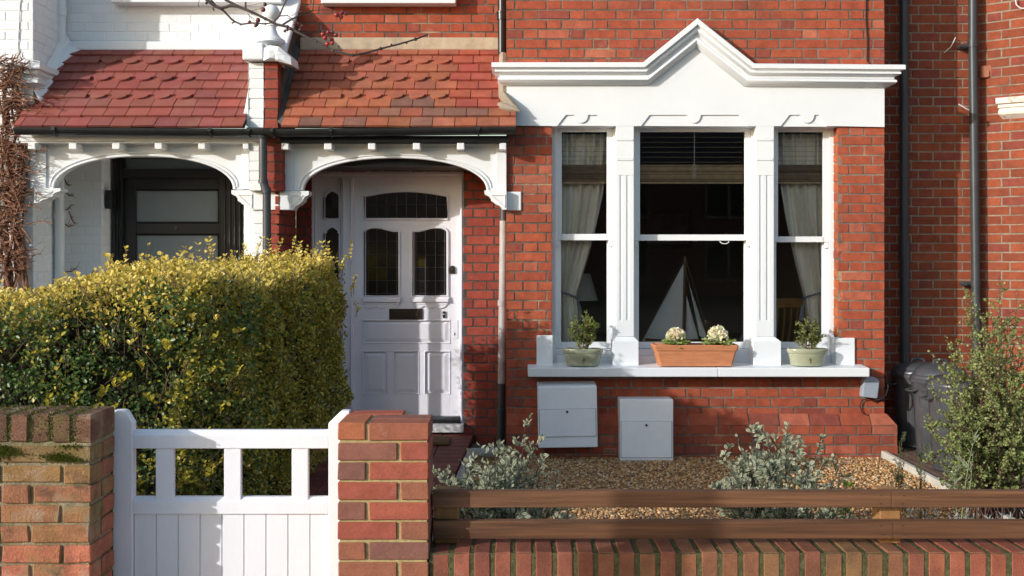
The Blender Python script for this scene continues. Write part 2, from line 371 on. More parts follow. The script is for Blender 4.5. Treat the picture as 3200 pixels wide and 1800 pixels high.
# porch wall behind, darker joints
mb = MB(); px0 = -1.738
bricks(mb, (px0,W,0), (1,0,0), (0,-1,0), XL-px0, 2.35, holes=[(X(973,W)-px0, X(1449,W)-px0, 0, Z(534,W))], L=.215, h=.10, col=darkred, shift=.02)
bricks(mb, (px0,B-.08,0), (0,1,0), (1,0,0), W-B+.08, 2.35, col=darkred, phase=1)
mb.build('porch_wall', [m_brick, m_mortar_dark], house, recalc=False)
mb = MB()
bricks(mb, (px0-.22,W,3.1), (1,0,0), (0,-1,0), XL-px0+.22, WT-3.1, shift=.0, col=red)
mb.build('upper_wall', [m_brick, m_mortar], house, recalc=False)
# plinth with a chamfered top course
mb = MB(); pz = Z(1331, B-.06); PX1 = X(2805, B-.06)
bricks(mb, (XL,B-.06,-.04), (1,0,0), (0,-1,0), PX1-XL, pz+.04, md=.004, shift=.11)
bricks(mb, (PX1,B-.06,-.04), (0,1,0), (1,0,0), .5, pz+.04, md=.004)
x = XL
while x < PX1-.02:
    e = min(x+.222, PX1); c = red(); e2 = e if e < PX1-.001 else e-.06
    mb.add([(x+.003,B-.058,pz+.004),(e-.003,B-.058,pz+.004),(e2-.003,B+.0,bz+.02),(x+.003,B+.0,bz+.02),(x+.003,B+.02,pz),(e-.003,B+.02,pz)], [(0,1,2,3),(0,3,4),(1,5,2)], 0, c); x += .228
mb.add([(XL,B-.053,pz),(PX1,B-.053,pz),(PX1-.06,B+.004,bz+.014),(XL,B+.004,bz+.014)], [(0,1,2,3)], 1)
mb.add([(PX1,B-.06,pz),(PX1,B+.5,pz),(PX1-.07,B+.5,bz+.02),(PX1-.07,B,bz+.02)], [(0,1,2,3)], 0, red())
mb.build('plinth', [m_brick, m_mortar], house, recalc=False)
mb = MB(); mb.bpx(1886,1926,1402,1422, B-.066, B-.05)
for r in range(2):
    for k in range(6): mb.bpx(1889+k*6.1, 1892.5+k*6.1, 1405+r*8, 1410+r*8, B-.068, B-.06, 1)
mb.build('air_brick', [m_vent, m_key], house)
# room shell behind the windows
mb = MB(); xa, xb, ya, yb, za, zb = XL+.02, XR-.02, B+.035, 12.2, .30, 3.05
v = [(xa,ya,za),(xb,ya,za),(xb,yb,za),(xa,yb,za),(xa,ya,zb),(xb,ya,zb),(xb,yb,zb),(xa,yb,zb)]
mb.add(v, [(0,1,2,3),(4,5,6,7),(1,2,6,5),(2,3,7,6),(3,0,4,7)])
mb.build('living_room', m_room, house)
mb = MB(); mb.box(x0w, x1w, B+.19, B+.42, .775, .80); mb.build('window_board', m_whitewood, house, bevel=.004)
# entablature with gable
mb = MB(); YE = B-.02
yb_ = 392
def orn(a, n0, n1, b):
    y0, y1 = 359, 394; cx = (n0+n1)/2; r = (n1-n0)/2
    return [(a,y1),(a+27,y0),(n0,y0)] + [(cx - r*math.cos(t), y0 + 25*math.sin(t)) for t in [math.pi*k/10 for k in range(1,10)]] + [(n1,y0),(b-27,y0),(b,y1)]
top_ = [(1583,232),(2010,232),(2171,105),(2335,232),(2764,236)]
mb = MB(); mb.prism([(X(a,YE),Z(b,YE)) for a,b in [(1583.5,391.5)]+top_[0:]+[(2763.5,396)]], YE+.012, B+.165)
mb.build('entablature', m_white, house)
mb = MB(); mb.prism([(X(a,YE),Z(b,YE)) for a,b in top_+[(2764,397),(2619,394)]+[q for w_ in ((2585,2545,2502,2440),(2336,2190,2148,2003),(1893,1838,1795,1741)) for q in orn(w_[3],w_[2],w_[1],w_[0])[::-1]]+[(1583,392)]], YE, YE+.0115)
mb.build('lintel_facing', m_white, house)
# moulded cornice swept up and over the gable
prof = [(0,0),(0,.105),(.005,.112),(.036,.112),(.040,.095),(.048,.082),(.056,.088),(.066,.088),(.074,.074),(.080,.052),(.098,.048),(.102,.055),(.110,.064),(.122,.066),(.134,.056),(.142,.034),(.150,.026),(.156,.0)]
path = [(XL,204),(X(2003),204),(X(2171.5),68),(X(2345),207),(XR,211)]
pts = [Vector((p[0], Z(p[1]))) for p in path]
mit = []
for i in range(len(pts)):
    ns = []
    for a, b in ((i-1,i),(i,i+1)):
        if a >= 0 and b < len(pts):
            d = (pts[b]-pts[a]).normalized(); ns.append(Vector((d.y,-d.x)))
    mit.append(ns[0] if len(ns) == 1 else (ns[0]+ns[1])/(1+ns[0].dot(ns[1])))
mb = MB(); vs = []; K = len(prof)
def ring(i, endx=0., back=False):
    return [(pts[i].x+mit[i].x*d + endx*p, (B+.2 if back else YE-p), pts[i].y+mit[i].y*d) for d, p in prof]
rings = [ring(0,-1,True), ring(0,-1)] + [ring(i) for i in range(1,len(pts)-1)] + [ring(len(pts)-1,1), ring(len(pts)-1,1,True)]
for r in rings: vs += r
fs = [(a*K+j, a*K+j+1, (a+1)*K+j+1, (a+1)*K+j) for a in range(len(rings)-1) for j in range(K-1)]
mb.add(vs, fs); mb.build('cornice', m_white, house, smooth=True)
# pilasters between the windows
for (a, b, base) in ((1925,1981,(1912.7,1993.5)), (2362,2418.6,(2350,2436))):
    mb = MB(); YP_ = B-.018; w = b-a
    z0, z1 = zs, Z(391)
    mb.box(X(a),X(b),YP_+.006,B+.165,z0,z1)
    for (t,d) in ((391,434),(440,495),(501.5,548),(1001,1052)): mb.bpx(a,b,t,d,YP_,YP_+.0055)
    mb.bpx(a+1.5,b-1.5,434.2,439.8,YP_-.006,YP_+.0055); mb.bpx(a+1.5,b-1.5,495.2,501.3,YP_-.006,YP_+.0055)
    for (p,q) in ((a,a+12),(a+20,a+33),(a+41,b)): mb.bpx(p,q,548.1,1000.9,YP_,YP_+.0055)
    xm0, xm1 = X(base[0]), X(base[1])
    mb.box(xm0,xm1,YP_-.03,B+.1,zs-.01,Z(1066)); zt = Z(1052); zq = Z(1066)
    mb.add([(xm0,YP_-.03,zq),(xm1,YP_-.03,zq),(X(b),YP_,zt),(X(a),YP_,zt),(xm0,B+.1,zq),(xm1,B+.1,zq),(X(b),B+.1,zt),(X(a),B+.1,zt)],
           [(0,1,2,3),(4,7,6,5),(0,3,7,4),(1,5,6,2),(3,2,6,7)])
    mb.build('pilaster', m_white, house, bevel=.003)
for q in ((1677,1728,1048,1142),(2612.5,2672,1056,1147)):
    mb = MB(); mb.bpx(*q,B-.016,B+.108); mb.build('sill_block', m_white, house, bevel=.005)
mb = MB(); s0, s1 = X(1650,7.88), X(2718,7.88); zf = Z(1150,7.88)
for (a,b) in ((s0, 1.52),(1.522, s1)):
    v = [(a,7.88,zf-.066),(b,7.88,zf-.066),(b,B+.19,zf-.066),(a,B+.19,zf-.066),(a,7.88,zf),(b,7.88,zf),(b,B+.19,zf+.018),(a,B+.19,zf+.018)]
    mb.add(v, [(0,3,2,1),(4,5,6,7),(0,1,5,4),(1,2,6,5),(2,3,7,6),(3,0,4,7)])
mb.build('window_sill', m_white, house, bevel=.006)
# ---- three sash windows
def sash_window(x0, x1, ga, gb, mr0=731, mr1=751):
    YF_, YU, YL = B+.11, B+.125, B+.165
    gx0, gx1 = X(ga,YU+.02), X(gb,YU+.02); st = .044; zt = Z(413,YU+.02); zb = Z(1068,YL+.02)
    zm1, zm0 = Z(mr0,YU), Z(mr1,YU)
    f = MB()
    f.box(x0-.02,gx0-st,YF_,B+.26,zs,zh+.03); f.box(gx1+st,x1+.02,YF_,B+.26,zs,zh+.03)
    f.box(gx0-st,gx1+st,YF_,B+.26,zt+.03,zh+.03)
    f.box(gx0-st,gx1+st,YF_-.012,B+.26,zs,.752); f.box(gx0-st,gx1+st,YF_+.01,B+.26,.752,zb-.052)
    win = f.build('window', m_whitewood, house, bevel=.003)
    u = MB(); u.box(gx0-st,gx0,YU,YU+.038,zm0,zt+.03); u.box(gx1,gx1+st,YU,YU+.038,zm0,zt+.03); u.box(gx0,gx1,YU,YU+.038,zt,zt+.03); u.box(gx0,gx1,YU-.004,YU+.038,zm0,zm1)
    for sx in (gx0-st*.6, gx1+st*.6): u.box(sx-.014,sx+.014,YU+.004,YU+.03,zm0-.045,zm0-.0005)
    u.build('upper_sash', m_whitewood, win, bevel=.003)
    l = MB(); l.box(gx0-st,gx0-.004,YL,YL+.038,zb-.05,zm1-.004); l.box(gx1+.004,gx1+st,YL,YL+.038,zb-.05,zm1-.004); l.box(gx0-.004,gx1+.004,YL,YL+.038,zb-.05,zb); l.box(gx0-.004,gx1+.004,YL,YL+.038,zm0+.006,zm1-.004)
    l.build('lower_sash', m_whitewood, win, bevel=.003)
    for (y,a,b) in ((YU+.02,zm1-.01,zt+.01),(YL+.02,zb-.01,zm0+.01)):
        q = MB(); q.add([(gx0-.008,y,a),(gx1+.008,y,a),(gx1+.008,y,b),(gx0-.008,y,b)], [(0,1,2,3)]); q.build('pane', m_glass, win)
    return gx0, gx1, zm0
x_a, x_b, x_c = (X(1724.7),X(1925)), (X(1981),X(2362)), (X(2418.6),X(2618.7))
sash_window(*x_a, 1755, 1895.7); gc = sash_window(*x_b, 1999, 2325.7, 733, 752); sash_window(*x_c, 2429.5, 2570, 739, 757)
mb = MB(); cx = X(2263,B+.12); mb.tube([(cx+.034*math.cos(t), B+.112-.006*math.sin(t), gc[2]-.004-.02*math.sin(t)) for t in [math.pi*k/10 for k in range(11)]], .003, 6)
mb.build('sash_pull', m_whitewood, house)
# ---- roof of porch
YEV = 7.85; ZE = Z(399,YEV); ZT = Z(153,W)
SL = Vector((0, W-YEV, ZT-ZE)); SLn = SL.length; SU = SL.normalized(); SN = Vector((0,-SU.z,SU.y)); NROW = 9; GA = SLn/NROW
def tile_roof(mb, xl, xr, col, scal, w=.163, stag=0.):
    th = .018
    for i in range(NROW):
        lo, hi = .036, .008; x = xl(i) - (w*.5 if (i+stag) % 2 else 0) - w*.2
        sx = scal.get(i)
        edges = []
        if sx is not None:
            k = -math.ceil((sx[0]-xl(i))/w); x = sx[0] + k*w
        while x < xr(i):
            a, b = max(x, xl(i)), min(x+w, xr(i)); isc = sx is not None and sx[0]-.01 < x < sx[0]+w*4.5
            if b-a > .012:
                c = col(i, x); g_ = .0026; s0 = i*GA - (.012 if i else .02) + jit(.003); s1 = (i+1)*GA + .05; dn = jit(.002); tl = jit(.002)
                def pt(xx, s, n): return Vector((xx, YEV, ZE)) + SU*s + SN*n
                if isc:
                    r = w*.36; m = (a+b)/2; sh = s0 + .046
                    low = [(a+g_,sh),(m-r,sh)] + [(m - r*math.cos(q), sh - .056*math.sin(q)) for q in [math.pi*k/8 for k in range(1,8)]] + [(m+r,sh),(b-g_,sh)]
                else: low = [(a+g_,s0+tl),(b-g_,s0-tl)]
                poly = low + [(b-g_,s1),(a+g_,s1)]
                def hgt(s): return lo + (hi-lo)*(s-s0)/(s1-s0) + dn
                n = len(poly); vs = [pt(p,s,hgt(s)) for p,s in poly] + [pt(p,s,hgt(s)-th) for p,s in poly]
                mb.add(vs, [tuple(range(n))] + [(j,(j+1)%n,n+(j+1)%n,n+j) for j in range(n)], 0, c)
            x += w
    d = -.006
    mb.add([Vector((xl(0),YEV,ZE))+SN*d, Vector((xr(0),YEV,ZE))+SN*d, Vector((xr(8),W,ZT))+SN*d, Vector((xl(8),W,ZT))+SN*d], [(0,1,2,3)], 1)
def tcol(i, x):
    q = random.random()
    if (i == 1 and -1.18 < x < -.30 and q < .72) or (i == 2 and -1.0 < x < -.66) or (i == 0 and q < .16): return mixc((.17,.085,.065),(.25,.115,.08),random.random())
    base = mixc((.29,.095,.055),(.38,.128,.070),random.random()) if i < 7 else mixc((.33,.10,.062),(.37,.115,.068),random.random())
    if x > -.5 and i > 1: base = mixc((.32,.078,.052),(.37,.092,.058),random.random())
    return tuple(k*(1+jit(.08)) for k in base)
def rowY(i): return YEV + (W-YEV)*(i*GA)/SLn
mb = MB()
sc = {3:(X(1067,rowY(3)),), 5:(X(1076,rowY(5)),), 7:(X(1091,rowY(7)),)}
tile_roof(mb, lambda i: -1.738+.045, lambda i: .03 if i < 2 else -.045, tcol, sc)
mb.build('porch_roof', [m_tile, m_dark], house)
mb = MB()
mb.box(-1.70, XL, W-.05, W, ZT-.02, ZT+.085)
mb.build('roof_flashing', m_stone, house, bevel=.012)
mb = MB()
mb.tube([P(1572,170,8.3),P(1570,240,8.2),P(1574,300,8.06),P(1600,330,7.98),P(1622,345,7.97)], [.03,.035,.04,.035,.012], 7)
mb.tube([P(1560,330,8.02),P(1590,338,7.97),P(1624,347,7.96)], [.03,.035,.012], 7)
mb.build('cement_fillet', m_render, house, smooth=True)
mb = MB(); mb.box(X(1003,W-.12),X(1424,W-.12),W-.12,W+.02,Z(10,W-.12),Z(10,W-.12)+.13); mb.build('upper_window_sill', m_white, house, bevel=.006)
# ---- fascia, gutter, dentils, arch of a porch
YA = 8.04
def gutter(mb, xa, xb, za_, zb_, Yc=7.835, r=.052):
    n = 10; prof = [(r*math.cos(math.pi*k/n), -r*math.sin(math.pi*k/n)) for k in range(n+1)] + [((r-.005)*math.cos(math.pi*k/n), -(r-.005)*math.sin(math.pi*k/n)) for k in range(n,-1,-1)]
    K = len(prof); vs = [(x, Yc-p, z+q) for x, z in ((xa,za_),(xb,zb_)) for p,q in prof]
    mb.add(vs, [(j,(j+1)%K,K+(j+1)%K,K+j) for j in range(K)] + [tuple(range(K)), tuple(range(K,2*K))])
def strap(mb, x, z, Yc=7.835):
    r = .057; n = 10
    mb.tube([(x, Yc-r*math.cos(math.pi*k/n), z-r*math.sin(math.pi*k/n)) for k in range(n+1)], .006, 6)
    mb.box(x-.012,x+.012,Yc-.062,Yc-.05,z-.02,z+.008)
def arch_panel(mb, xl, xr, spl, spr, ytop, yspr, ycrown, Y0, Y1):
    cx = (X(spl,Y0)+X(spr,Y0))/2; a = (X(spr,Y0)-X(spl,Y0))/2; z0 = Z(yspr,Y0); h = Z(ycrown,Y0)-z0
    arc = []
    for k in range(41):
        t = math.pi*k/40; arc.append((cx - a*math.copysign(abs(math.cos(t))**.93, math.cos(t)), z0 + h*math.sin(t)**.93))
    poly = [(X(xl,Y0),Z(ytop,Y0)),(X(xl,Y0),z0)] + arc + [(X(xr,Y0),z0),(X(xr,Y0),Z(ytop,Y0))]
    mb.prism(poly, Y0, Y1)
    for off, rr in ((0.0,.011),(.022,.007)):
        mb.tube([(x + (x-cx)/a*off, Y0-.004, z+off*.9) for x,z in arc], rr, 6)
    return arc
def dentil(parent, a, b, t, d):
    mb = MB(); mb.bpx(a,b,t,d,7.905,8.05)
    return mb.build('dentil', m_whitewood, parent, bevel=.005)
def bracket(parent, x_in, x_out, ytop, ybot, Y0=7.985, Y1=8.12):
    """scrolled bracket: x_in is the nose, x_out the wall side"""
    s = 1 if x_out > x_in else -1; w = abs(x_out-x_in); h = ybot-ytop
    u = [(0,0),(0,.19),(.06,.23),(.20,.30),(.28,.42),(.30,.55),(.42,.62),(.46,.68),(.55,.74),(.68,.80),(.78,.92),(.80,1.),(1,1.),(1,0)]
    mb = MB(); mb.prism([(X(x_in+s*w*p,Y0),Z(ytop+h*q,Y0)) for p,q in u], Y0, Y1)
    tri = [(.30,.24),(.93,.24),(.93,.88)]
    q = [(X(x_in+s*w*p,Y0),Y0-.002,Z(ytop+h*r,Y0)) for p,r in tri]; mb.tube(q+[q[0],q[1]], .005, 5)
    return mb.build('bracket', m_white, parent, bevel=.004)
mb = MB(); mb.bpx(874,1590,424,445,7.93,7.95); mb.box(X(874,7.9),X(1590,7.9),7.92,7.955,Z(445,7.9)-.008,Z(445,7.9)-.001)
mb.box(X(874,7.9),X(1590,7.9),7.951,8.2,Z(444,7.92),Z(444,7.92)+.02)
mb.build('fascia_board', m_black, house, bevel=.003)
mb = MB(); gutter(mb, X(857,7.8), X(1612,7.8), Z(404,7.8), Z(397,7.8)); strap(mb, X(1035,7.8), Z(402,7.8)); strap(mb, X(1495,7.8), Z(398,7.8)); strap(mb, X(851,7.8), Z(404,7.8))
mb.build('gutter', m_black, house)
mb = MB(); arch_panel(mb, 886, 1582.5, 945, 1524.5, 446, 596, 491, YA, YA+.09)
mb.bpx(886,917,446,596,YA-.016,YA-.001); mb.bpx(1550,1582.5,446,596,YA-.016,YA-.001); mb.bpx(917.2,1549.8,446,452,YA-.016,YA-.001); mb.bpx(921,1546,451,455,YA-.01,YA-.001)
mb.build('arch_panel', m_whitewood, house, bevel=.002)
for a, b in ((879,902),(1013,1037),(1150,1173),(1290,1313),(1428,1451),(1561,1582)): dentil(house, a, b, 446.5, 467.5)
bracket(house, 1514, 1583, 595, 655); bracket(house, 965, 905, 597, 656)
mb = MB(); mb.bpx(1583.5,1629,599,658,B-.012,B+.03); mb.build('corbel_stone', m_white, house, bevel=.006)
mb = MB(); mb.bpx(846,904.5,597,656,7.985,8.1); mb.build('corbel_stone', m_white, house, bevel=.005)
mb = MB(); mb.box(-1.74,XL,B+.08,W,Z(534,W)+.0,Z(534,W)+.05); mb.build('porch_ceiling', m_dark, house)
# ---- downpipes
mb = MB(); Yp = B+.42
mb.tube([(X(1569,Yp),Yp,Z(-160,Yp)),(X(1569,Yp),Yp,Z(166,Yp))], .034, 12); mb.tube([(X(1569,Yp),Yp,Z(36,Yp)),(X(1569,Yp),Yp,Z(62,Yp))], .042, 12)
mb.tube([(X(1569,Yp),Yp,Z(38,Yp)),(X(1569,Yp),Yp,Z(42,Yp))], .046, 12)
mb.build('downpipe', m_black, house, smooth=True)
mb = MB(); Yp = B+.44; xp = X(1569,Yp)
mb.tube([(xp+.012,Yp,Z(690,Yp)),(xp-.004,Yp,Z(1200,Yp))], .031, 14, 0); mb.tube([(xp+.012,Yp,Z(500,Yp)),(xp+.012,Yp,Z(692,Yp))], .0305, 14, 1)
mb.tube([(xp+.001,Yp,Z(938,Yp)),(xp+.0,Yp,Z(956,Yp))], .036, 14, 0); mb.tube([(xp-.004,Yp,Z(1198,Yp)),(xp-.012,Yp,.02)], .0315, 14, 1); mb.tube([(xp-.008,Yp,Z(1276,Yp)),(xp-.008,Yp,Z(1292,Yp))], .04, 14, 1)
mb.build('downpipe', [m_castpipe, m_pipe], house, smooth=True)
mb = MB(); mb.tube([P(2708,-60,B-.008),P(2706,60,B-.008),P(2711,120,B-.008),P(2710,190,B-.008),P(2722,205,B-.01)], .005, 6); mb.build('cable', m_cable, house)
# ---- door
YD = 8.665; YFm = 8.63
fr = MB()
fr.bpx(973,981,534,1350,YFm-.01,8.75); fr.bpx(981,1449,534,556,YFm-.01,8.75); fr.bpx(1438,1449,556,1330,YFm-.01,8.75)
fr.bpx(1066,1104,556,1345,YFm,8.75); fr.bpx(1071,1074,556,1345,YFm-.012,YFm-.001); fr.bpx(1095,1099,556,1345,YFm-.012,YFm-.001)
fr.bpx(981,1066,556,1345,YFm+.03,8.75)
for a in (984,1058): fr.bpx(a,a+5,558,1340,YFm+.015,YFm+.0295)
fr.bpx(976,1449,541,545,YFm-.02,YFm-.0105); fr.bpx(1440,1444,556,1330,YFm-.02,YFm-.0105)
frame = fr.build('door_frame', m_door, house, bevel=.003)
lf = MB(); pxs = lambda a,b,t,d,f=0: lf.bpx(a,b,t,d,YD+f,YD+.05)
lf.bpx(1105,1438,557,1300,YD+.014,YD+.05)
lf.bpx(1105,1438,557,1000,YD,YD+.0135)
for (a,b,t,d) in ((1105,1134,1000,1300),(1406,1438,1000,1300),(1134,1406,1072,1098),(1134,1406,1230,1300),(1210.5,1231,1098,1230),(1308,1327.5,1098,1230)): lf.bpx(a,b,t,d,YD,YD+.0135)
def field(a,b,t,d,i):
    A = [(a+3,t+3),(b-3,t+3),(b-3,d-3),(a+3,d-3)]; Bq = [(a+i,t+i*.8),(b-i,t+i*.8),(b-i,d-i*.9),(a+i,d-i*.9)]
    vs = [P(p,q,YD+.0138) for p,q in A] + [P(p,q,YD+.004) for p,q in Bq]
    lf.add(vs, [(4,5,6,7)] + [(k,(k+1)%4,4+(k+1)%4,4+k) for k in range(4)])
    q = [P(p,r,YD-.001) for p,r in ((a,t),(b,t),(b,d),(a,d))]; lf.tube(q+[q[0],q[1]], .006, 5)
field(1134,1406,1001,1072,15); field(1134,1210.5,1098,1230,17); field(1231,1308,1098,1230,17); field(1327.5,1406,1098,1230,17)
for (a,b) in ((1131,1253),(1283,1404)):
    lf.bpx(a,b,927,934,YD-.022,YD-.0005); lf.bpx(a+3,b-3,934,944,YD-.03,YD-.0005); lf.bpx(a+6,b-6,944,952,YD-.014,YD-.0005)
    n = 3; w = (b-a-18)/n; poly = [(a+9,952),(b-9,952)] + [(b-9-w*k/6, 956+8*abs(math.sin(math.pi*(k/6)))) for k in range(0,19)]
    lf.prism([(X(p,YD),Z(q,YD)) for p,q in poly], YD-.01, YD-.0005)
door = lf.build('front_door', m_door, house, bevel=.002)
def leaded(par, outline, vx, hy, tint, Y):
    pl = [(X(p,Y),Z(q,Y)) for p,q in outline]; n = len(pl)
    mb = MB(); mb.prism(pl, Y-.003, Y-.0005, 0, tint)
    for a in vx:
        ys = []
        for i in range(n):
            (p0,q0),(p1,q1) = outline[i], outline[(i+1)%n]
            if (p0-a)*(p1-a) <= 0 and p0 != p1: ys.append(q0+(q1-q0)*(a-p0)/(p1-p0))
        if len(ys) > 1: mb.tube([P(a,min(ys),Y-.004),P(a,max(ys),Y-.004)], .0022, 5, 1)
    for h in hy:
        xs = []
        for i in range(n):
            (p0,q0),(p1,q1) = outline[i], outline[(i+1)%n]
            if (q0-h)*(q1-h) <= 0 and q0 != q1: xs.append(p0+(p1-p0)*(h-q0)/(q1-q0))
        if len(xs) > 1: mb.tube([P(min(xs),h,Y-.004),P(max(xs),h,Y-.004)], .0022, 5, 1)
    q = [Vector((x,Y-.006,z)) for x,z in pl]; mb.tube(q+[q[0],q[1]], .010, 6, 2)
    return mb
DG = (.011,.010,.009)
top = [(1140,685),(1140,614)] + [(1140+259*k/12, 614-17*math.sin(math.pi*k/12)**.8) for k in range(1,12)] + [(1399,614),(1399,685)]
leaded(door, top, [1178,1209,1240,1270,1302,1332,1364], [640], DG, YD).build('pane', [m_lead_pane,m_came,m_door], door)
def swan(a,b,flip):
    pts = []
    for k in range(13):
        t = k/12; y = 723 - 13*math.sin(math.pi*min(1,t/.8))**1.5*1. if t < .8 else 723+ 0*(t-.8)
        pts.append((t,y))
    pts = [(0,724),(.06,716),(.18,711),(.35,710.5),(.5,712.5),(.68,718),(.85,722),(1,724)]
    if flip: pts = [(1-t,y) for t,y in pts][::-1]
    return [(a,924)] + [(a+(b-a)*t,y) for t,y in pts] + [(b,924)]
pa = leaded(door, swan(1140,1248,False), [1150,1178,1209,1239], [754,795,836,877,917], DG, YD); am = (.032,.025,.005)
for (a,b,t,d) in ((1151,1177,800,834),(1151,1177,838,875),(1179,1208,838,875)): pa.bpx(a,b,t,d,YD-.0036,YD-.0031,0,am)
pa.build('pane', [m_lead_pane,m_came,m_door], door)
pa = leaded(door, swan(1291,1399,True), [1300,1329,1361,1390], [754,797,836,878,917], DG, YD)
for (a,b,t,d) in ((1302,1328,800,834),): pa.bpx(a,b,t,d,YD-.0036,YD-.0031,0,am)
pa.build('pane', [m_lead_pane,m_came,m_door], door)
lb = MB(); lb.bpx(1216,1320,965,999,YD-.010,YD-.0005); lb.bpx(1229,1308,973,991,YD-.016,YD-.0105); lb.build('letterbox', m_brass, door, bevel=.003)
lb = MB(); lb.prism([(X(p,YD),Z(q,YD)) for p,q in [(1405,855),(1405,838),(1408,832),(1414,830),(1420,832),(1423,838),(1423,855)]], YD-.012, YD-.0005); lb.ball(P(1414,842,YD-.012), .009, 6); lb.build('lock', m_brass, door)
lb = MB(); lb.bpx(1416,1430,1000,1058,YD-.006,YD-.0005); lb.bpx(1419.5,1423,1040,1048,YD-.008,YD-.0065,1); lb.build('handle_plate', [m_door,m_key], door, bevel=.002)
lb = MB(); lb.bpx(1383,1391.5,973,993,YD-.012,YD-.0005); lb.ball(P(1387,982,YD-.013), .005, 6, 1); lb.build('doorbell', [m_key,m_whitewood], door)
tre = lambda a,b,t,d: [(a,d),(a,t+22),(a+5,t+19),(a+5,t+12),(a+(b-a)*.3,t+4),((a+b)/2,t),(b-(b-a)*.3,t+4),(b-5,t+12),(b-5,t+19),(b,t+22),(b,d)]
for (a,b,t,d) in ((1013,1065,595,683),(1014,1063,708,1000)): leaded(frame, tre(a,b,t,d), [(a+b)/2], [], DG, YFm+.03).build('pane', [m_lead_pane,m_came,m_door], frame)
mb = MB(); mb.bpx(1100,1436,1303,1312,8.60,8.7,1); mb.bpx(1000,1438,1312,1326,8.59,8.7,2); mb.bpx(985,1449,1328,1352,8.52,8.8,0); mb.build('doorstep', [m_step,m_pipe,m_dark], house, bevel=.004)
# ---- front pier between the two porches, right (brick) half
def party(mb, mw, colr, xa, xb, ya, zb_, zt_, corb):
    z = zb_
    while z < zt_:
        d = sum(.028 for q in corb if z > q); one_brick(mb, (0,ya-d,0), (1,0,0), (0,-1,0), xa+.003, xb-.003, z, min(z+.063,zt_), .003, colr(), dep=.12, wob=.003)
        z += .0731
    mb.box(xa+.006,xb-.006,ya+.005,ya+.25,zb_,zt_,1)
mb = MB(); YPR = 7.93
party(mb, None, darkred, X(832,YPR), X(884,YPR), YPR, Z(597,YPR), Z(430,YPR), [])
party(mb, None, darkred, X(826,YPR), X(870,YPR), YPR, Z(400,YPR), Z(196,YPR), [])
party(mb, None, darkred, X(838,8.0), X(868,8.0), 8.0, 0., Z(657,8.0), [])
mb.box(X(826,YPR),-1.745,YPR+.02,8.6,Z(445,YPR),Z(300,YPR),1)
mb.build('party_pier', [m_brick, m_mortar_dark], house, recalc=False)
# ---- raking parapet (right side face, flashing)
mb = MB(); xa = X(826,YPR); zt = Z(196,YPR)
mb.add([(-1.742,YPR+.02,Z(400,YPR)),(-1.742,W,ZE+.3),(-1.742,W,Z(20,W)),(-1.742,YPR+.02,zt)], [(0,1,2,3)])
mb.build('parapet_side', m_brick, house)
mb = MB(); o_ = .012
mb.add([Vector((-1.738,YEV+.05,ZE+.05)), Vector((-1.738,W,ZT+.05)), Vector((-1.738,W,ZT+.30)), Vector((-1.738,YEV+.12,ZE+.24)), Vector((-1.69,YEV+.02,ZE+.02)), Vector((-1.69,W,ZT+.03))], [(0,1,2,3),(4,5,1,0)])
mb.build('side_flashing', m_lead, house)
# ================================================================ WHITE HOUSE (left)
wh = thing('white_house', 'white painted brick house with red tiled porch and black front door behind the hedge', 'house', (-3.0, 8.4, 0))
BXL = X(104)
mb = MB()
bricks(mb, (-5.6,B,0), (1,0,0), (0,-1,0), BXL+5.6, WT, col=white, md=.003, ch=.004, j=.009, wob=.002, holes=[(0, 5.6+X(28), Z(1000), Z(470))])
bricks(mb, (BXL,B,0), (0,1,0), (1,0,0), W-B, WT, col=white, md=.003, ch=.004, j=.009, phase=1, wob=.002)
mb.build('bay_wall', [m_wbrick, m_white], wh, recalc=False)
mb = MB()
bricks(mb, (BXL,W,3.1), (1,0,0), (0,-1,0), -1.96-BXL, WT-3.1, col=white, md=.003, ch=.004, j=.009, wob=.002)
bricks(mb, (-1.96,W,3.1), (1,0,0), (0,-1,0), .10, WT-3.1, col=white, md=.003, ch=.004, j=.009, wob=.002)
mb.build('upper_wall', [m_wbrick, m_white], wh, recalc=False)
mb = MB(); xr_ = X(318,W)
bricks(mb, (BXL,W,0), (1,0,0), (0,-1,0), xr_-BXL, 2.4, col=white, md=.003, ch=.004, j=.009, wob=.002)
bricks(mb, (xr_,W,0), (0,1,0), (1,0,0), .3, 2.4, col=white, md=.003, ch=.004, j=.009, phase=1, wob=.002)
bricks(mb, (X(762,W),W,0), (1,0,0), (0,-1,0), -1.96-X(762,W), 2.4, col=white, md=.003, ch=.004, j=.009, wob=.002)
mb.build('porch_wall', [m_wbrick, m_white], wh, recalc=False)
# string course on the bay
sp = [(0,0),(0,.085),(.045,.085),(.05,.06),(.075,.06),(.085,.045),(.10,.035),(.115,.06),(.145,.06),(.155,.035),(.17,.0)]
zt = Z(196,B-.08); mb = MB(); K = len(sp)
rg = [[(-5.6,B-p,zt-d) for d,p in sp], [(BXL+p,B-p,zt-d) for d,p in sp], [(BXL+p,B+.3,zt-d) for d,p in sp]]
mb.add(sum(rg,[]), [(a*K+j,a*K+j+1,(a+1)*K+j+1,(a+1)*K+j) for a in range(2) for j in range(K-1)]); mb.build('string_course', m_white, wh, smooth=True)
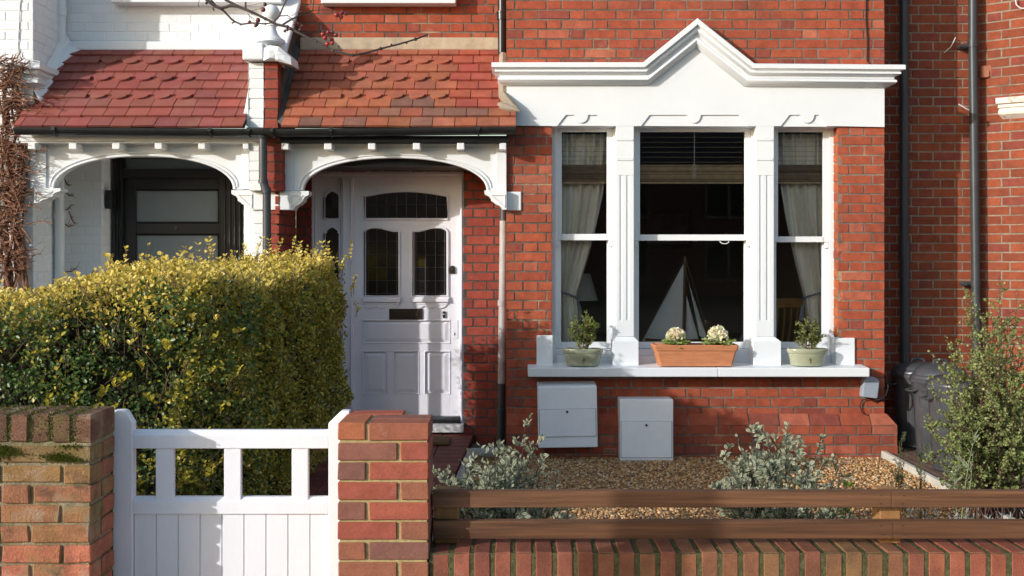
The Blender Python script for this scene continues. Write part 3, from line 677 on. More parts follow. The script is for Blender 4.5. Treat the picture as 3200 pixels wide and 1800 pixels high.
# window at the far left
f = MB(); f.box(-5.6,X(28),B+.06,B+.2,Z(1000),Z(975)); f.box(X(12),X(28),B+.06,B+.2,Z(975),Z(470)); f.box(-5.6,X(12),B+.06,B+.2,Z(490),Z(470)); f.box(-5.6,X(12),B+.07,B+.2,Z(800),Z(785))
win = f.build('window', m_whitewood, wh, bevel=.003); q = MB(); q.box(-5.6,X(12),B+.12,B+.13,Z(975),Z(490)); q.build('pane', m_frost, win)
def tcol2(i, x):
    c = mixc((.225,.069,.058),(.295,.086,.068),random.random()); return tuple(k*(1+jit(.09)) for k in c)
mb = MB(); sc = {3:(X(272,rowY(3)),), 5:(X(284,rowY(5)),), 7:(X(310,rowY(7)),)}
tile_roof(mb, lambda i: BXL-.035 if rowY(i) < B-.06 else BXL+.05, lambda i: -1.965, tcol2, sc, stag=1)
mb.build('porch_roof', [m_tile2, m_dark], wh)
mb = MB()
fp = [(.21,.065,.10),(.35,.075,.12),(.52,.07,.12),(.66,.10,.14),(.745,.17,.16)]
vs = []
for (t_, wd_, hg_) in fp:
    q = Vector((BXL, YEV+t_, ZE+SU.z/SU.y*t_)); w_ = wd_+jit(.012); vs += [q+Vector((.003,0,hg_)), q+Vector((w_*.35,-.01,.075+jit(.01))), q+Vector((w_,-.02,.022)), q+Vector((w_+.01,-.02,-.02))]
mb.add(vs, [(4*i+j,4*i+j+1,4*i+5+j,4*i+4+j) for i in range(4) for j in range(3)] + [(0,1,2,3)])
mb.box(BXL+.1,-1.96,W-.06,W,ZT-.02,ZT+.05)
mb.build('roof_flashing', m_white, wh, bevel=.01)
mb = MB(); mb.box(X(345,W-.13),X(880,W-.13),W-.13,W+.02,Z(7,W-.13),Z(7,W-.13)+.13); mb.build('upper_window_sill', m_white, wh, bevel=.006)
mb = MB(); Yp = W-.06; xp = X(190,Yp)
mb.tube([(xp,Yp,WT),(xp,Yp,Z(155,Yp))], .038, 12); mb.tube([(xp,Yp,Z(24,Yp)),(xp,Yp,Z(31,Yp))], .048, 12); mb.tube([(xp,Yp,Z(31,Yp)),(xp,Yp,Z(47,Yp))], .044, 12); mb.tube([(xp,Yp,Z(44,Yp)),(xp,Yp,Z(50,Yp))], .047, 12); mb.ball((xp-.065,Yp-.01,Z(35,Yp)), .016, 6); mb.tube([(xp-.065,Yp,Z(35,Yp)),(xp,Yp,Z(35,Yp))], .012, 6)
mb.build('downpipe', m_white, wh, smooth=True)
mb = MB(); Yp = 8.42; mb.tube([(X(186,Yp),Yp,2.3),(X(186,Yp),Yp,0)], .036, 12); mb.tube([(X(186,Yp),Yp,Z(664,Yp)),(X(186,Yp),Yp,Z(684,Yp))], .043, 12); mb.tube([(X(159,Yp),Yp-.1,2.2),(X(159,Yp),Yp-.1,0)], .024, 10); mb.tube([(X(159,Yp),Yp-.1,Z(808,Yp)),(X(159,Yp),Yp-.1,Z(816,Yp))], .028, 10)
mb.build('downpipe', m_white, wh, smooth=True)
mb = MB(); mb.tube([P(62,-40,B-.006),P(60,60,B-.006),P(55,150,B-.006),P(62,180,B-.02),P(90,186,B-.03),P(125,192,B-.03)], .0035, 5); mb.tube([P(66,-40,B-.006),P(63,10,B-.006),P(56,100,B-.006),P(54,178,B-.006)], .003, 5); mb.build('cable', m_wcable, wh)
mb = MB(); mb.bpx(60,805,421,441,7.93,7.95); mb.box(X(60,7.9),X(800,7.9),7.92,7.955,Z(441,7.9)-.012,Z(441,7.9)-.001); mb.box(X(60,7.9),X(790,7.9),7.951,8.2,Z(440,7.92),Z(440,7.92)+.02)
mb.build('fascia_board', m_whitewood, wh, bevel=.003)
mb = MB(); gutter(mb, X(44,7.8), X(857,7.8), Z(398,7.8), Z(404,7.8)); strap(mb, X(170,7.8), Z(399,7.8)); strap(mb, X(657,7.8), Z(402,7.8)); strap(mb, X(778,7.8), Z(403,7.8))
mb.build('gutter', m_black, wh)
mb = MB(); arch_panel(mb, 94, 777, 166, 733, 446, 592, 485, YA, YA+.09)
mb.bpx(94,143,446,590,YA-.016,YA-.001); mb.bpx(755,777,446,590,YA-.016,YA-.001); mb.bpx(143.2,754.8,446,452,YA-.016,YA-.001); mb.bpx(147,751,451,455,YA-.01,YA-.001)
mb.build('arch_panel', m_whitewood, wh, bevel=.002)
for a, b in ((87,110),(214.5,239),(350,374),(483,506),(619.5,641.5),(759,777)): dentil(wh, a, b, 446.5, 466)
bracket(wh, 189, 106, 588, 634); bracket(wh, 723, 792, 594, 656)
mb = MB(); mb.box(BXL,-1.96,B+.08,8.85,2.32,2.38); mb.build('porch_ceiling', m_white, wh)
mb = MB(); mb.tube([P(822,418,7.85),P(822,560,7.85),P(827,582,7.85),P(834,600,7.85),P(834,960,7.85),P(834,1380,7.85)], .031, 14)
mb.tube([P(822,561,7.85),P(822,573,7.85)], .035, 14); mb.tube([P(830,588,7.85),P(834.2,604,7.85)], .037, 14); mb.tube([P(834,764,7.85),P(834,770,7.85)], .034, 14); mb.tube([P(822,405,7.85),P(822,434,7.85)], [.06,.036], 14)
mb.build('downpipe', m_pipe, wh, smooth=True)
# white half of the party pier, cap stone and ball finial, raking coping
mb = MB()
party(mb, None, white, X(777,YPR), X(831,YPR), YPR, Z(595,YPR), Z(430,YPR), [])
party(mb, None, white, X(777,YPR), X(825.5,YPR), YPR, Z(400,YPR), Z(196,YPR), [])
party(mb, None, white, X(792,8.0), X(837,8.0), 8.0, 0., Z(657,8.0), [])
mb.add([(-1.962,YPR+.02,Z(400,YPR)),(-1.962,W,ZE+.3),(-1.962,W,Z(20,W)),(-1.962,YPR+.02,Z(196,YPR))], [(0,1,2,3)])
mb.box(-1.955,-1.85,8.2,W,.0,2.6)
mb.build('party_pier', [m_wbrick, m_white], wh, recalc=False)
mb = MB(); mb.bpx(792.3,845.7,597,656,7.985,8.1); mb.build('corbel_stone', m_white, wh, bevel=.005)
mb = MB(); mb.box(X(757,7.86),X(823,7.86),7.86,8.14,Z(187,7.86),Z(133,7.86)); mb.build('pier_cap', m_white, wh, bevel=.012)
mb = MB(); pp = [(823.5,150),(842,141),(872,146),(893,164),(908,178),(911,203),(880,194),(860,189),(823.5,190)]
n = len(pp); cf = Vector((X(862,7.86),7.855,Z(171,7.86))); vs = [cf] + [Vector((X(a,7.87),7.87+jit(.008),Z(b,7.87))) for a,b in pp] + [(cf + (Vector((X(a,7.86),7.86,Z(b,7.86)))-cf)*.55) + Vector((jit(.006),-.002+jit(.009),jit(.006))) for a,b in pp] + [Vector((X(a,7.87),8.14,Z(b,7.87)+.012)) for a,b in pp]
mb.add(vs, [(0,1+n+i,1+n+(i+1)%n) for i in range(n)] + [(1+n+i,1+i,1+(i+1)%n,1+n+(i+1)%n) for i in range(n)] + [(1+i,1+2*n+i,1+2*n+(i+1)%n,1+(i+1)%n) for i in range(n)])
mb.build('broken_cap_stone', m_white, wh)
mb = MB(); mb.prism([(X(a,7.93),Z(b,7.93)) for a,b in ((778,270),(772,300),(766,335),(757,368),(758,382),(778,399))], 7.925, 8.05); mb.build('plaster_fillet', m_white, wh, bevel=.006)
mb = MB(); c = P(848,0,8.0)
zc = Z(41,8.0); r = .064
pr = [(.105,Z(134,8)-zc),(.10,Z(126,8)-zc),(.07,Z(118,8)-zc),(.048,Z(106,8)-zc),(.036,Z(92,8)-zc),(.036,Z(84,8)-zc),(.046,Z(82,8)-zc),(.046,Z(78,8)-zc),(.036,Z(76,8)-zc),(.034,Z(70,8)-zc)]
pr += [(r*math.sin(t), -r*math.cos(t)) for t in [.55+ (math.pi-.57)*k/14 for k in range(15)]]
mb.lathe(c[0], 8.0, zc, pr, 24); mb.build('ball_finial', m_white, wh, smooth=True)
mb = MB(); xa, xb = X(868,8.2)-.16, -1.70
a0 = (8.0, Z(196,8.0)); a1 = (8.62, Z(14,8.62))
vs = []
for (y_, z_) in (a0, a1):
    for (x_, dz) in ((xa,-.0),(xb,-.0),(xb,.06),(xa,.06)): vs.append((x_, y_, z_+dz))
mb.add(vs, [(0,1,2,3),(4,7,6,5),(0,4,5,1),(1,5,6,2),(2,6,7,3),(3,7,4,0)]); mb.build('parapet_coping', m_white, wh, bevel=.012)
# black front door with frosted panels
YB = 8.82; mb = MB()
mb.bpx(350,384,470,1300,YB-.04,YB+.08); mb.bpx(690,762,470,1300,YB-.04,YB+.08); mb.bpx(384,690,470,494,YB-.04,YB+.08); mb.bpx(384,690,527,556,YB-.04,YB+.08)
for a in (356,366,376,700,716,732,748): mb.bpx(a,a+4,480,1300,YB-.052,YB-.0405)
fr2 = mb.build('door_frame', m_dark, wh, bevel=.003)
mb = MB(); mb.bpx(384,690,494,527,YB+.02,YB+.03); mb.build('transom_pane', m_frost, fr2)
mb = MB(); mb.bpx(385,425,556,1300,YB,YB+.05); mb.bpx(682,689,556,1300,YB,YB+.05); mb.bpx(425,682,556,594,YB,YB+.05); mb.bpx(425,682,696,733,YB,YB+.05); mb.bpx(425,682,960,1300,YB,YB+.05)
d2 = mb.build('front_door', m_dark, wh, bevel=.003)
for (t,d) in ((594,696),(733,960)):
    q = MB(); q.bpx(425,682,t,d,YB+.012,YB+.03); q.build('pane', m_frost, d2)
    q = MB(); pp = [P(a,b,YB) for a,b in ((425,t),(682,t),(682,d),(425,d))]; q.tube(pp+[pp[0],pp[1]], .009, 5); q.build('pane_bead', m_dark, d2)
q = MB(); c = P(549,713,YB-.012); q.tube([c,(c[0],YB+.002,c[2])], .014, 12); q.build('lock', m_screw, d2)
mb = MB(); mb.box(X(331,8.66),X(353,8.66),8.64,8.74,Z(652,8.66),Z(595,8.66)); mb.build('wall_lamp', m_dark, wh, bevel=.004)

# ================================================================ NEIGHBOUR ON THE RIGHT
nb = thing('brick_house', 'red brick house at the right edge behind the dustbins, with two grey downpipes', 'house', (3.8, 8.6, 0))
XC = X(3064,W); mb = MB()
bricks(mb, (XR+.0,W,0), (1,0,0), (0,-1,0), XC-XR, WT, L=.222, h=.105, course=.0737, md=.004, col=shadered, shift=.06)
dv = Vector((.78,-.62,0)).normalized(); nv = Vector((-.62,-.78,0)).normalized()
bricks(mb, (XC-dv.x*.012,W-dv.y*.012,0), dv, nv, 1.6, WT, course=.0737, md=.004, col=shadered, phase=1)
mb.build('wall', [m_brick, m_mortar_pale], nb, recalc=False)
mb = MB(); o_ = Vector((XC,W,0)); prof2 = [(0,.075),(.045,.075),(.05,.05),(.075,.055),(.085,.04),(.11,.05),(.13,.045),(.15,.02),(.165,.0)]
zt = Z(303,8.4); K = len(prof2)
vs = []
for u_ in (.17, 1.6):
    for d_, p_ in prof2: vs.append(o_ + dv*(u_-p_*.5) + nv*p_ + Vector((0,0,zt-d_)))
for d_, p_ in prof2: vs.append(o_ + dv*(.17-p_*.5) - nv*.05 + Vector((0,0,zt-d_)))
mb.add(vs, [(j,j+1,K+j+1,K+j) for j in range(K-1)] + [(2*K+j,2*K+j+1,j+1,j) for j in range(K-1)] + [(0,K,K,2*K)][:0])
mb.add([vs[0], vs[K], o_+dv*1.6+Vector((0,0,zt)), o_+dv*.1+Vector((0,0,zt))], [(0,1,2,3)])
mb.build('string_course', M('weathered_white', (.72,.66,.58), rough=.7, var=.12, vs=20, bump=.4, bs=50, stains=(((.42,.24,.15), 14, .55, .62, .8),)), nb)
mb = MB(); Yp = W-.075
for a in (2825,): mb.tube([(X(a,Yp),Yp,WT),(X(a,Yp),Yp,Z(745,Yp))], .034, 14); mb.tube([(X(a+2,Yp),Yp,Z(745,Yp)),(X(a+2,Yp),Yp,0)], .037, 14); mb.tube([(X(a+1,Yp),Yp,Z(748,Yp)),(X(a+1,Yp),Yp,Z(795,Yp))], .043, 14)
mb.build('downpipe', m_pipe, nb, smooth=True)
mb = MB(); x1_, x2_ = X(3040,Yp), X(3049,Yp)
mb.tube([(x1_,Yp,WT),(x1_,Yp,Z(140,Yp)),(x2_,Yp,Z(870,Yp)),(x2_+.01,Yp,0)], .034, 14)
mb.tube([(x1_,Yp,Z(124,Yp)),(x1_,Yp,Z(148,Yp))], .039, 14); mb.box(x1_-.10,x1_-.02,Yp+.02,Yp+.04,Z(150,Yp),Z(138,Yp)); mb.tube([(x1_-.09,Yp-.02,Z(144,Yp)),(x1_-.09,W,Z(144,Yp))], .014, 8)
mb.tube([(x2_,Yp,Z(878,Yp)),(x2_,Yp,Z(893,Yp))], .039, 14); mb.box(x2_-.10,x2_-.02,Yp+.02,Yp+.04,Z(894,Yp),Z(880,Yp)); mb.tube([(x2_-.09,Yp-.02,Z(887,Yp)),(x2_-.09,W,Z(887,Yp))], .014, 8)
mb.build('downpipe', m_pipe, nb, smooth=True)
mb = MB(); mb.bpx(3068,3106,205,242,W-.05,W); mb.bpx(3087,3092,220,240,W-.062,W-.0505); mb.build('vent_cover', m_rust, nb, bevel=.006)
mb = MB(); mb.tube([P(2950,165,W-.006),P(2970,148,W-.03),P(2980,130,W-.04),P(2986,117,W-.03)], .004, 5); mb.build('cable', m_wcable, nb); mb = MB(); mb.tube([P(2995,325,W-.006),P(3020,340,W-.02),P(3034,347,W-.02)], .005, 5); mb.build('cable', m_wcable, nb); mb = MB(); mb.tube([P(3172,-10,8.4),P(3176,15,8.4),P(3190,26,8.38),P(3215,26,8.34)], .005, 5); mb.build('cable', m_wcable, nb)
# ================================================================ FRONT BOUNDARY
YF = 3.93
def fcol():
    q = random.random()
    if q < .45: c = mixc((.25,.098,.060),(.33,.122,.070),random.random())
    elif q < .75: c = mixc((.19,.090,.070),(.26,.105,.075),random.random())
    else: c = mixc((.30,.082,.055),(.36,.100,.062),random.random())
    return c
def wcol(z):
    c = mixc((.40,.135,.085),(.47,.17,.10),random.random()); t = min(1,max(0,(z-.56)/.24)); q = random.random()
    d = mixc((.075,.055,.036),(.155,.088,.058),random.random())
    if .5 < z < .84 and q < .6: d = mixc((.20,.17,.055),(.19,.12,.06),random.random()); t = max(t,.55)
    return mixc(c, d, t*.9)
def fb(mb, x0, x1, y0, y1, z0, z1, c, ch=.004, wob=.0016, m=0):
    """a whole brick with bevelled, slightly irregular edges"""
    J = lambda: jit(wob)
    vs = []
    for (ax) in range(1):
        pass
    cx, cy, cz = (x0+x1)/2, (y0+y1)/2, (z0+z1)/2; hx, hy, hz = (x1-x0)/2, (y1-y0)/2, (z1-z0)/2
    idx = {}
    for sx in (-1,1):
        for sy in (-1,1):
            for sz in (-1,1):
                j = (J(),J(),J())
                for ax in range(3):
                    k = [hx-ch,hy-ch,hz-ch]; k[ax] += ch
                    idx[(sx,sy,sz,ax)] = len(vs); vs.append((cx+sx*k[0]+j[0], cy+sy*k[1]+j[1], cz+sz*k[2]+j[2]))
    fs = []; S = (-1,1)
    for s in S:
        fs.append(tuple(idx[(s,a,b,0)] for a,b in ((-1,-1),(1,-1),(1,1),(-1,1))))
        fs.append(tuple(idx[(a,s,b,1)] for a,b in ((-1,-1),(1,-1),(1,1),(-1,1))))
        fs.append(tuple(idx[(a,b,s,2)] for a,b in ((-1,-1),(1,-1),(1,1),(-1,1))))
    for a in S:
        for b in S:
            fs.append((idx[(a,b,-1,0)],idx[(a,b,1,0)],idx[(a,b,1,1)],idx[(a,b,-1,1)]))
            fs.append((idx[(a,-1,b,0)],idx[(a,1,b,0)],idx[(a,1,b,2)],idx[(a,-1,b,2)]))
            fs.append((idx[(-1,a,b,1)],idx[(1,a,b,1)],idx[(1,a,b,2)],idx[(-1,a,b,2)]))
            for c_ in S: fs.append((idx[(a,b,c_,0)],idx[(a,b,c_,1)],idx[(a,b,c_,2)]))
    mb.add(vs, fs, m, c)
# left wall with mossy brick-on-edge coping
PXR = X(287,YF); PZT = Z(1296,YF); D1 = .235; CR = 62.4*YF/F
lw = thing('brick_wall', 'old mossy brick garden wall with brick on edge top at the left of the white gate', 'wall', (PXR-.6, YF+.1, -.05))
mb = MB(); x = PXR; i = 0
while x > -3.3:
    c = wcol(.92); fb(mb, x-.066+jit(.002), x, YF+jit(.002), YF+D1, PZT-.104+jit(.002), PZT+jit(.004), c, .006, .0025); x -= .0775
mb.box(-3.3,PXR-.006,YF+.008,YF+D1-.006,PZT-.12,PZT-.006,1)
mb.build('coping', [m_mossy, m_mmortar], lw, recalc=True)
mb = MB(); z = PZT-.104-.012; r = 0
xr = PXR - .004
while z > -.1:
    z0 = z-.063; seq = [.215,.1025] if r % 2 == 0 else [.1025,.215]
    x = xr + jit(.004); k = 0
    if r == 0: seq = [.33,.215]
    while x > -3.3:
        l = seq[k % 2]; fb(mb, x-l, x, YF+jit(.003), YF+.105, z0+jit(.0015), z+jit(.0015), wcol(z), .005, .0028); x -= l+.011; k += 1
    # end face of the wall
    if r % 2 == 0:
        fb(mb, xr-.1, xr+jit(.003)-.001, YF+.116, YF+D1-.004, z0, z, wcol(z-.1), .005, .0025)
    else: fb(mb, xr-.1, xr+jit(.003)-.001, YF+.116, YF+D1-.004, z0, z, wcol(z-.1), .005, .0025)
    fb(mb, -3.3, xr-.11, YF+.13, YF+D1-.004, z0, z, wcol(z), .005)
    z -= CR; r += 1
mb.box(-3.3,xr-.010,YF+.010,YF+D1-.014,-.1,PZT-.100,1)
mb.build('brickwork', [m_mossy, m_mmortar], lw)
# moss cushions
n = 9000; mx = RNG.uniform(-2.3,-1.56,n); mz = PZT-.112-.062*RNG.uniform(0,1,n); keep = (np.sin(mx*11.)*.5+np.sin(mx*27+2)*.4+np.sin(mz*90+mx*14)*.5+RNG.normal(size=n)*.25+np.clip((-1.78-mx)*4,-1.5,.6)) > .15
mx = mx[keep]; mz = mz[keep]; n = len(mx)
leaves('moss', np.stack([mx, np.full(n,YF-.002), mz],1), rnd(n,.5)+np.array([0,-.8,.5]), rnd(n), RNG.uniform(.004,.011,n), RNG.uniform(.002,.004,n), cmix(n,(.09,.11,.015),(.20,.21,.03)), cmix(n,(.10,.12,.015),(.22,.23,.04)), m_leaf2, lw)
n = 5200; k_ = RNG.integers(0,12,n); mx = PXR-.0775*k_-.072+RNG.normal(size=n)*np.where(RNG.uniform(0,1,n)<.35,.03,.006); up = RNG.uniform(0,1,n) < .5
leaves('moss', np.stack([mx, np.where(up,YF+RNG.uniform(0,.22,n),YF+.002), np.where(up,PZT+.001,PZT-RNG.uniform(0,.1,n))],1), rnd(n,.5)+np.array([0,-.5,.6]), rnd(n), RNG.uniform(.003,.009,n), RNG.uniform(.0015,.003,n), cmix(n,(.07,.08,.015),(.16,.16,.03)), cmix(n,(.08,.09,.015),(.18,.18,.04)), m_leaf2, lw)
# right-hand gate pillar
RX0, RX1 = X(1055.5,YF), X(1339.5,YF); RZT = Z(1322,YF)
pl = thing('brick_pillar', 'square brick gate pillar with sandy mortar at the right of the white gate', 'pillar', ((RX0+RX1)/2, YF+.11, -.05))
mb = MB(); z = RZT; r = 0; bw = RX1-RX0; s = bw/.3275
while z > -.1:
    z0 = z-.0635; seq = (.1*s,.214*s) if r % 2 == 0 else (.214*s,.1*s)
    x = RX0
    for k, l in enumerate(seq):
        q = seq[k]; xa_ = x; xb_ = RX1 if k == 1 else x+q
        c = fcol() if r else ((.37,.125,.06) if k == 0 else (.30,.105,.062))
        dp = .1025 if q > .15*s else .215
        fb(mb, xa_, xb_, YF+jit(.0012), YF+dp, z0, z, c, .0035); x += q + (bw-sum(seq))
    if r % 2 == 0:
        fb(mb, RX0+.001, RX0+.217, YF+.228, YF+.33, z0, z+jit(.001), fcol(), .0035); fb(mb, RX0+.1*s+.012, RX1-.001, YF+.114, YF+.216, z0, z, fcol(), .0035); fb(mb, RX0+.232, RX1-.06, YF+.228, YF+.33, z0, z-.06, fcol(), .0035)
    else:
        fb(mb, RX0+.001, RX0+.214*s, YF+.114, YF+.216, z0, z, fcol(), .0035); fb(mb, RX0+.001, RX1-.05, YF+.228, YF+.33, z0, z, fcol(), .0035)
    z -= 62.3*YF/F; r += 1
mb.box(RX0+.007,RX1-.007,YF+.008,YF+.222,-.1,RZT-.006,1); mb.box(RX0+.007,RX0+.23,YF+.222,YF+.325,-.1,RZT-.006,1)
mb.build('brickwork', [m_fbrick, m_fmortar], pl)
# low wall, bricks on edge
LZT = Z(1727,YF+.01)
low = thing('brick_wall', 'low red brick wall of upright bricks under the brown timber rails', 'wall', (1.4, YF+.1, -.05))
mb = MB(); x = RX1+.012
while x < 3.6:
    c = mixc((.20,.066,.044),(.28,.090,.056),random.random()); k = 1+jit(.1); c = tuple(v*k for v in c)
    if x > 1.5: c = mixc(c, (.37,.10,.06), .55)
    gw = math.exp(-((x-.95)/.55)**2); c = mixc(c, (.22,.165,.06), gw*random.uniform(.1,.65))
    fb(mb, x, x+.0665, YF+.01+jit(.0012), YF+.225, LZT-.2, LZT+jit(.002), c, .007, .0016); x += .0762
mb.build('coping', m_cop, low)
mb = MB(); mb.box(RX1+.002,3.6,YF+.0125,YF+.22,-.1,LZT-.003); mb.build('mortar_core', m_copm, low)
n = 1500; mx = RX1+.012+.0765*RNG.integers(0,50,n)-.0055+RNG.normal(size=n)*.003; my = YF+.018+RNG.uniform(0,.1,n); keep = (mx < 2.0)
mx = mx[keep]; my = my[keep]; n = len(mx); up = RNG.uniform(0,1,n) < .6
Pt = np.stack([mx, np.where(up,my,YF+.014), np.where(up,LZT-.004,LZT-RNG.uniform(0,.09,n))],1)
leaves('moss', Pt, rnd(n,.6)+np.array([0,-.4,.7]), rnd(n), RNG.uniform(.003,.007,n), RNG.uniform(.0015,.003,n), cmix(n,(.07,.075,.015),(.15,.15,.03)), cmix(n,(.06,.07,.015),(.15,.15,.03)), m_leaf2, low)
# timber rails
YR = 4.035
fn = thing('timber_fence', 'brown stained two rail timber fence standing on the low brick wall', 'fence', (1.4, YR+.05, LZT))
jx = X(2786,YR)
for (t,d,xj) in ((1535.5,1586.5,X(2786,YR)),(1629,1684,X(2792,YR))):
    for (a,b) in ((X(1353,YR),xj-.0005),(xj+.0005,3.6)):
        mb = MB(); mb.box(a,b,YR,YR+.042,Z(d,YR),Z(t,YR)); rl = mb.build('rail', m_fence, fn, bevel=.0025)
        for k in (a+.045 if a < 0 else a+.04, b-.04):
            for zz in (.25,.75):
                zc = Z(d,YR)+(Z(t,YR)-Z(d,YR))*zz; q = MB(); kk = k+jit(.008); q.tube([(kk,YR-.0008,zc),(kk,YR+.004,zc)], .0035, 8); q.build('screw', m_screw, rl)
for (a,b) in ((1358,1432),(2750,2815)):
    mb = MB(); ya = YR+.0425; mb.box(X(a,ya),X(b,ya),ya,ya+.095,LZT-.003,Z(1534,ya)); mb.build('post', m_fpost, fn, bevel=.004)
# gate
YG = 4.20
gt = thing('garden_gate', 'white painted timber garden gate with three open bars over boards', 'gate', (X(710,YG), YG+.03, -.02))
def post_poly(pts): return [(X(a,YG),Z(b,YG)) for a,b in pts]
mb = MB(); mb.prism(post_poly([(352,1930),(352,1283),(379,1282),(391,1284),(414,1321),(414,1930)]), YG, YG+.046); mb.build('stile', m_gate, gt, bevel=.004)
mb = MB(); mb.prism(post_poly([(1026,1930),(1026,1323),(1066,1284),(1092,1284),(1092,1930)]), YG, YG+.046); mb.build('stile', m_gate, gt, bevel=.004)
def rail(t, tb, d):
    mb = MB(); x0, x1 = X(414.3,YG), X(1025.7,YG); y0 = YG+.002
    mb.add([(x0,y0,Z(d,YG)),(x1,y0,Z(d,YG)),(x1,y0,Z(tb,YG)),(x0,y0,Z(tb,YG)),(x0,YG+.02,Z(t,YG)),(x1,YG+.02,Z(t,YG)),(x1,YG+.044,Z(t,YG)),(x0,YG+.044,Z(t,YG)),(x1,YG+.044,Z(d,YG)),(x0,YG+.044,Z(d,YG))],
           [(0,1,2,3),(3,2,5,4),(4,5,6,7),(7,6,8,9),(9,8,1,0),(0,3,4,7,9),(1,8,6,5,2)])
    mb.build('rail', m_gate, gt, bevel=.002)
rail(1346,1361,1402); rail(1556,1570,1607)
for (a,b) in ((484,540),(698,751),(910,962)):
    mb = MB(); mb.box(X(a,YG),X(b,YG),YG+.008,YG+.034,Z(1570,YG),Z(1402.2,YG)); mb.build('bar', m_gate, gt, bevel=.003)
mb = MB(); bx = [414.6]+[484+69*k for k in range(8)]+[1025.4]
for a,b in zip(bx,bx[1:]):
    if b-a > 5: mb.box(X(a+1.1,YG),X(b-1.1,YG),YG+.014,YG+.034,Z(1930,YG),Z(1607.3,YG))
mb.box(X(415,YG),X(1025,YG),YG+.021,YG+.030,Z(1930,YG),Z(1608,YG))
mb.build('boarding', m_gate, gt, bevel=.0025)
# ================================================================ GARDEN FURNITURE
mb = MB(); x1 = X(1558,7.9)
mb.tube([(-.30,7.9,.06),(x1,7.9,.06)], .035, 8); mb.tube([(-.30,7.9,.06),(-.36,6.4,.055),(-.44,4.4,.05)], .035, 8)
tag(mb.build('stone_edging', m_kerb, None, smooth=True, org=(-.3,7.9,0)), 'grey stone edging between the red tile path and the gravel', 'edging')
mb = MB(); mb.box(2.765,2.80,4.3,8.02,-.03,.055); tag(mb.build('edging_board', m_edge, None, bevel=.004, org=(2.78,6,0)), 'pale edging board between the gravel and the dustbins', 'edging')
mb = MB(); k = 2.81
while k < 3.9: mb.box(k,k+.058,6.2,8.55,.0,.035); k += .064
tag(mb.build('decking', m_deck, None, bevel=.003, org=(3.2,7.4,0)), 'strip of brown ribbed decking under the dustbins', 'decking')
mb = MB(); mb.box(X(1300,8.3),X(1411,8.3),8.06,8.32,.085,.112); tag(mb.build('doormat', m_mat, None, bevel=.01, org=(-.6,8.2,.09)), 'brown coir doormat in front of the panelled door', 'mat')
def meter_box(label, fx0, fx1, ft, bt, fb_, rot, door, lock, yf=7.865):
    o = thing('meter_box', label, 'meter box', ((X(fx0,yf)+X(fx1,yf))/2, 7.96, Z(fb_,yf)), 'white meter boxes under the bay window')
    x0,x1 = X(fx0,yf),X(fx1,yf); zt,zb_,zk = Z(ft,yf),Z(fb_,yf),Z(bt,8.05)
    mb = MB(); v = [(x0,yf,zb_),(x1,yf,zb_),(x1,8.055,zb_),(x0,8.055,zb_),(x0,yf,zt),(x1,yf,zt),(x1,8.055,zk),(x0,8.055,zk)]
    mb.add(v, [(0,3,2,1),(4,5,6,7),(0,1,5,4),(1,2,6,5),(2,3,7,6),(3,0,4,7)]); mb.build('body', m_box, o, bevel=.006)
    mb = MB(); a,b,t,d = door; mb.bpx(a-1.2,b+1.2,t-1.2,d+1.2,yf-.0015,yf-.0005,1); mb.bpx(a,b,t,d,yf-.007,yf-.0018,0); dr = mb.build('door', [m_box,m_key], o, bevel=.002)
    mb = MB(); c = P(lock[0],lock[1],yf-.012); mb.tube([c,(c[0],yf-.0065,c[2])], .009, 12); mb.tube([(c[0],c[1]-.002,c[2]),c], .0045, 8, 1); mb.build('lock', [m_key,m_screw], dr)
    o.rotation_euler = (0, rot, 0); return o
meter_box('larger white meter box hung crooked right under the window sill', 1683, 1868, 1208, 1191, 1399, math.radians(-.9), (1687.5,1863,1279,1364), (1774,1287))
meter_box('smaller white meter box standing on the gravel under the window', 1938, 2104, 1248, 1239, 1440, 0, (1942,2099,1317,1430), (2020,1329))
cb = thing('cable_box', 'small grey cable box with a loose wire at the bay corner', 'cable box', (2.7,8.0,.4))
mb = MB(); yb = 7.985; poly = [(2694,1241),(2700,1188),(2712,1178),(2738,1180),(2750,1192),(2743,1246)]
mb.prism([(X(a,yb),Z(b,yb)) for a,b in poly], yb, B); mb.build('cover', m_cbox, cb, bevel=.008)
mb = MB(); mb.tube([P(2738,1247,8.02),P(2752,1248,8.0),P(2769,1235,8.0),P(2776,1210,8.02),P(2770,1175,8.04),P(2768,1160,8.08)], .006, 6); mb.tube([P(2716,1245,8.03),P(2695,1250,8.04),P(2687,1268,8.045),P(2695,1290,8.045),P(2712,1298,8.05)], .004, 6); mb.tube([P(2720,1246,8.03),P(2732,1256,8.04),P(2750,1252,8.05),P(2762,1250,8.06)], .004, 6); mb.build('wire', m_cable, cb)
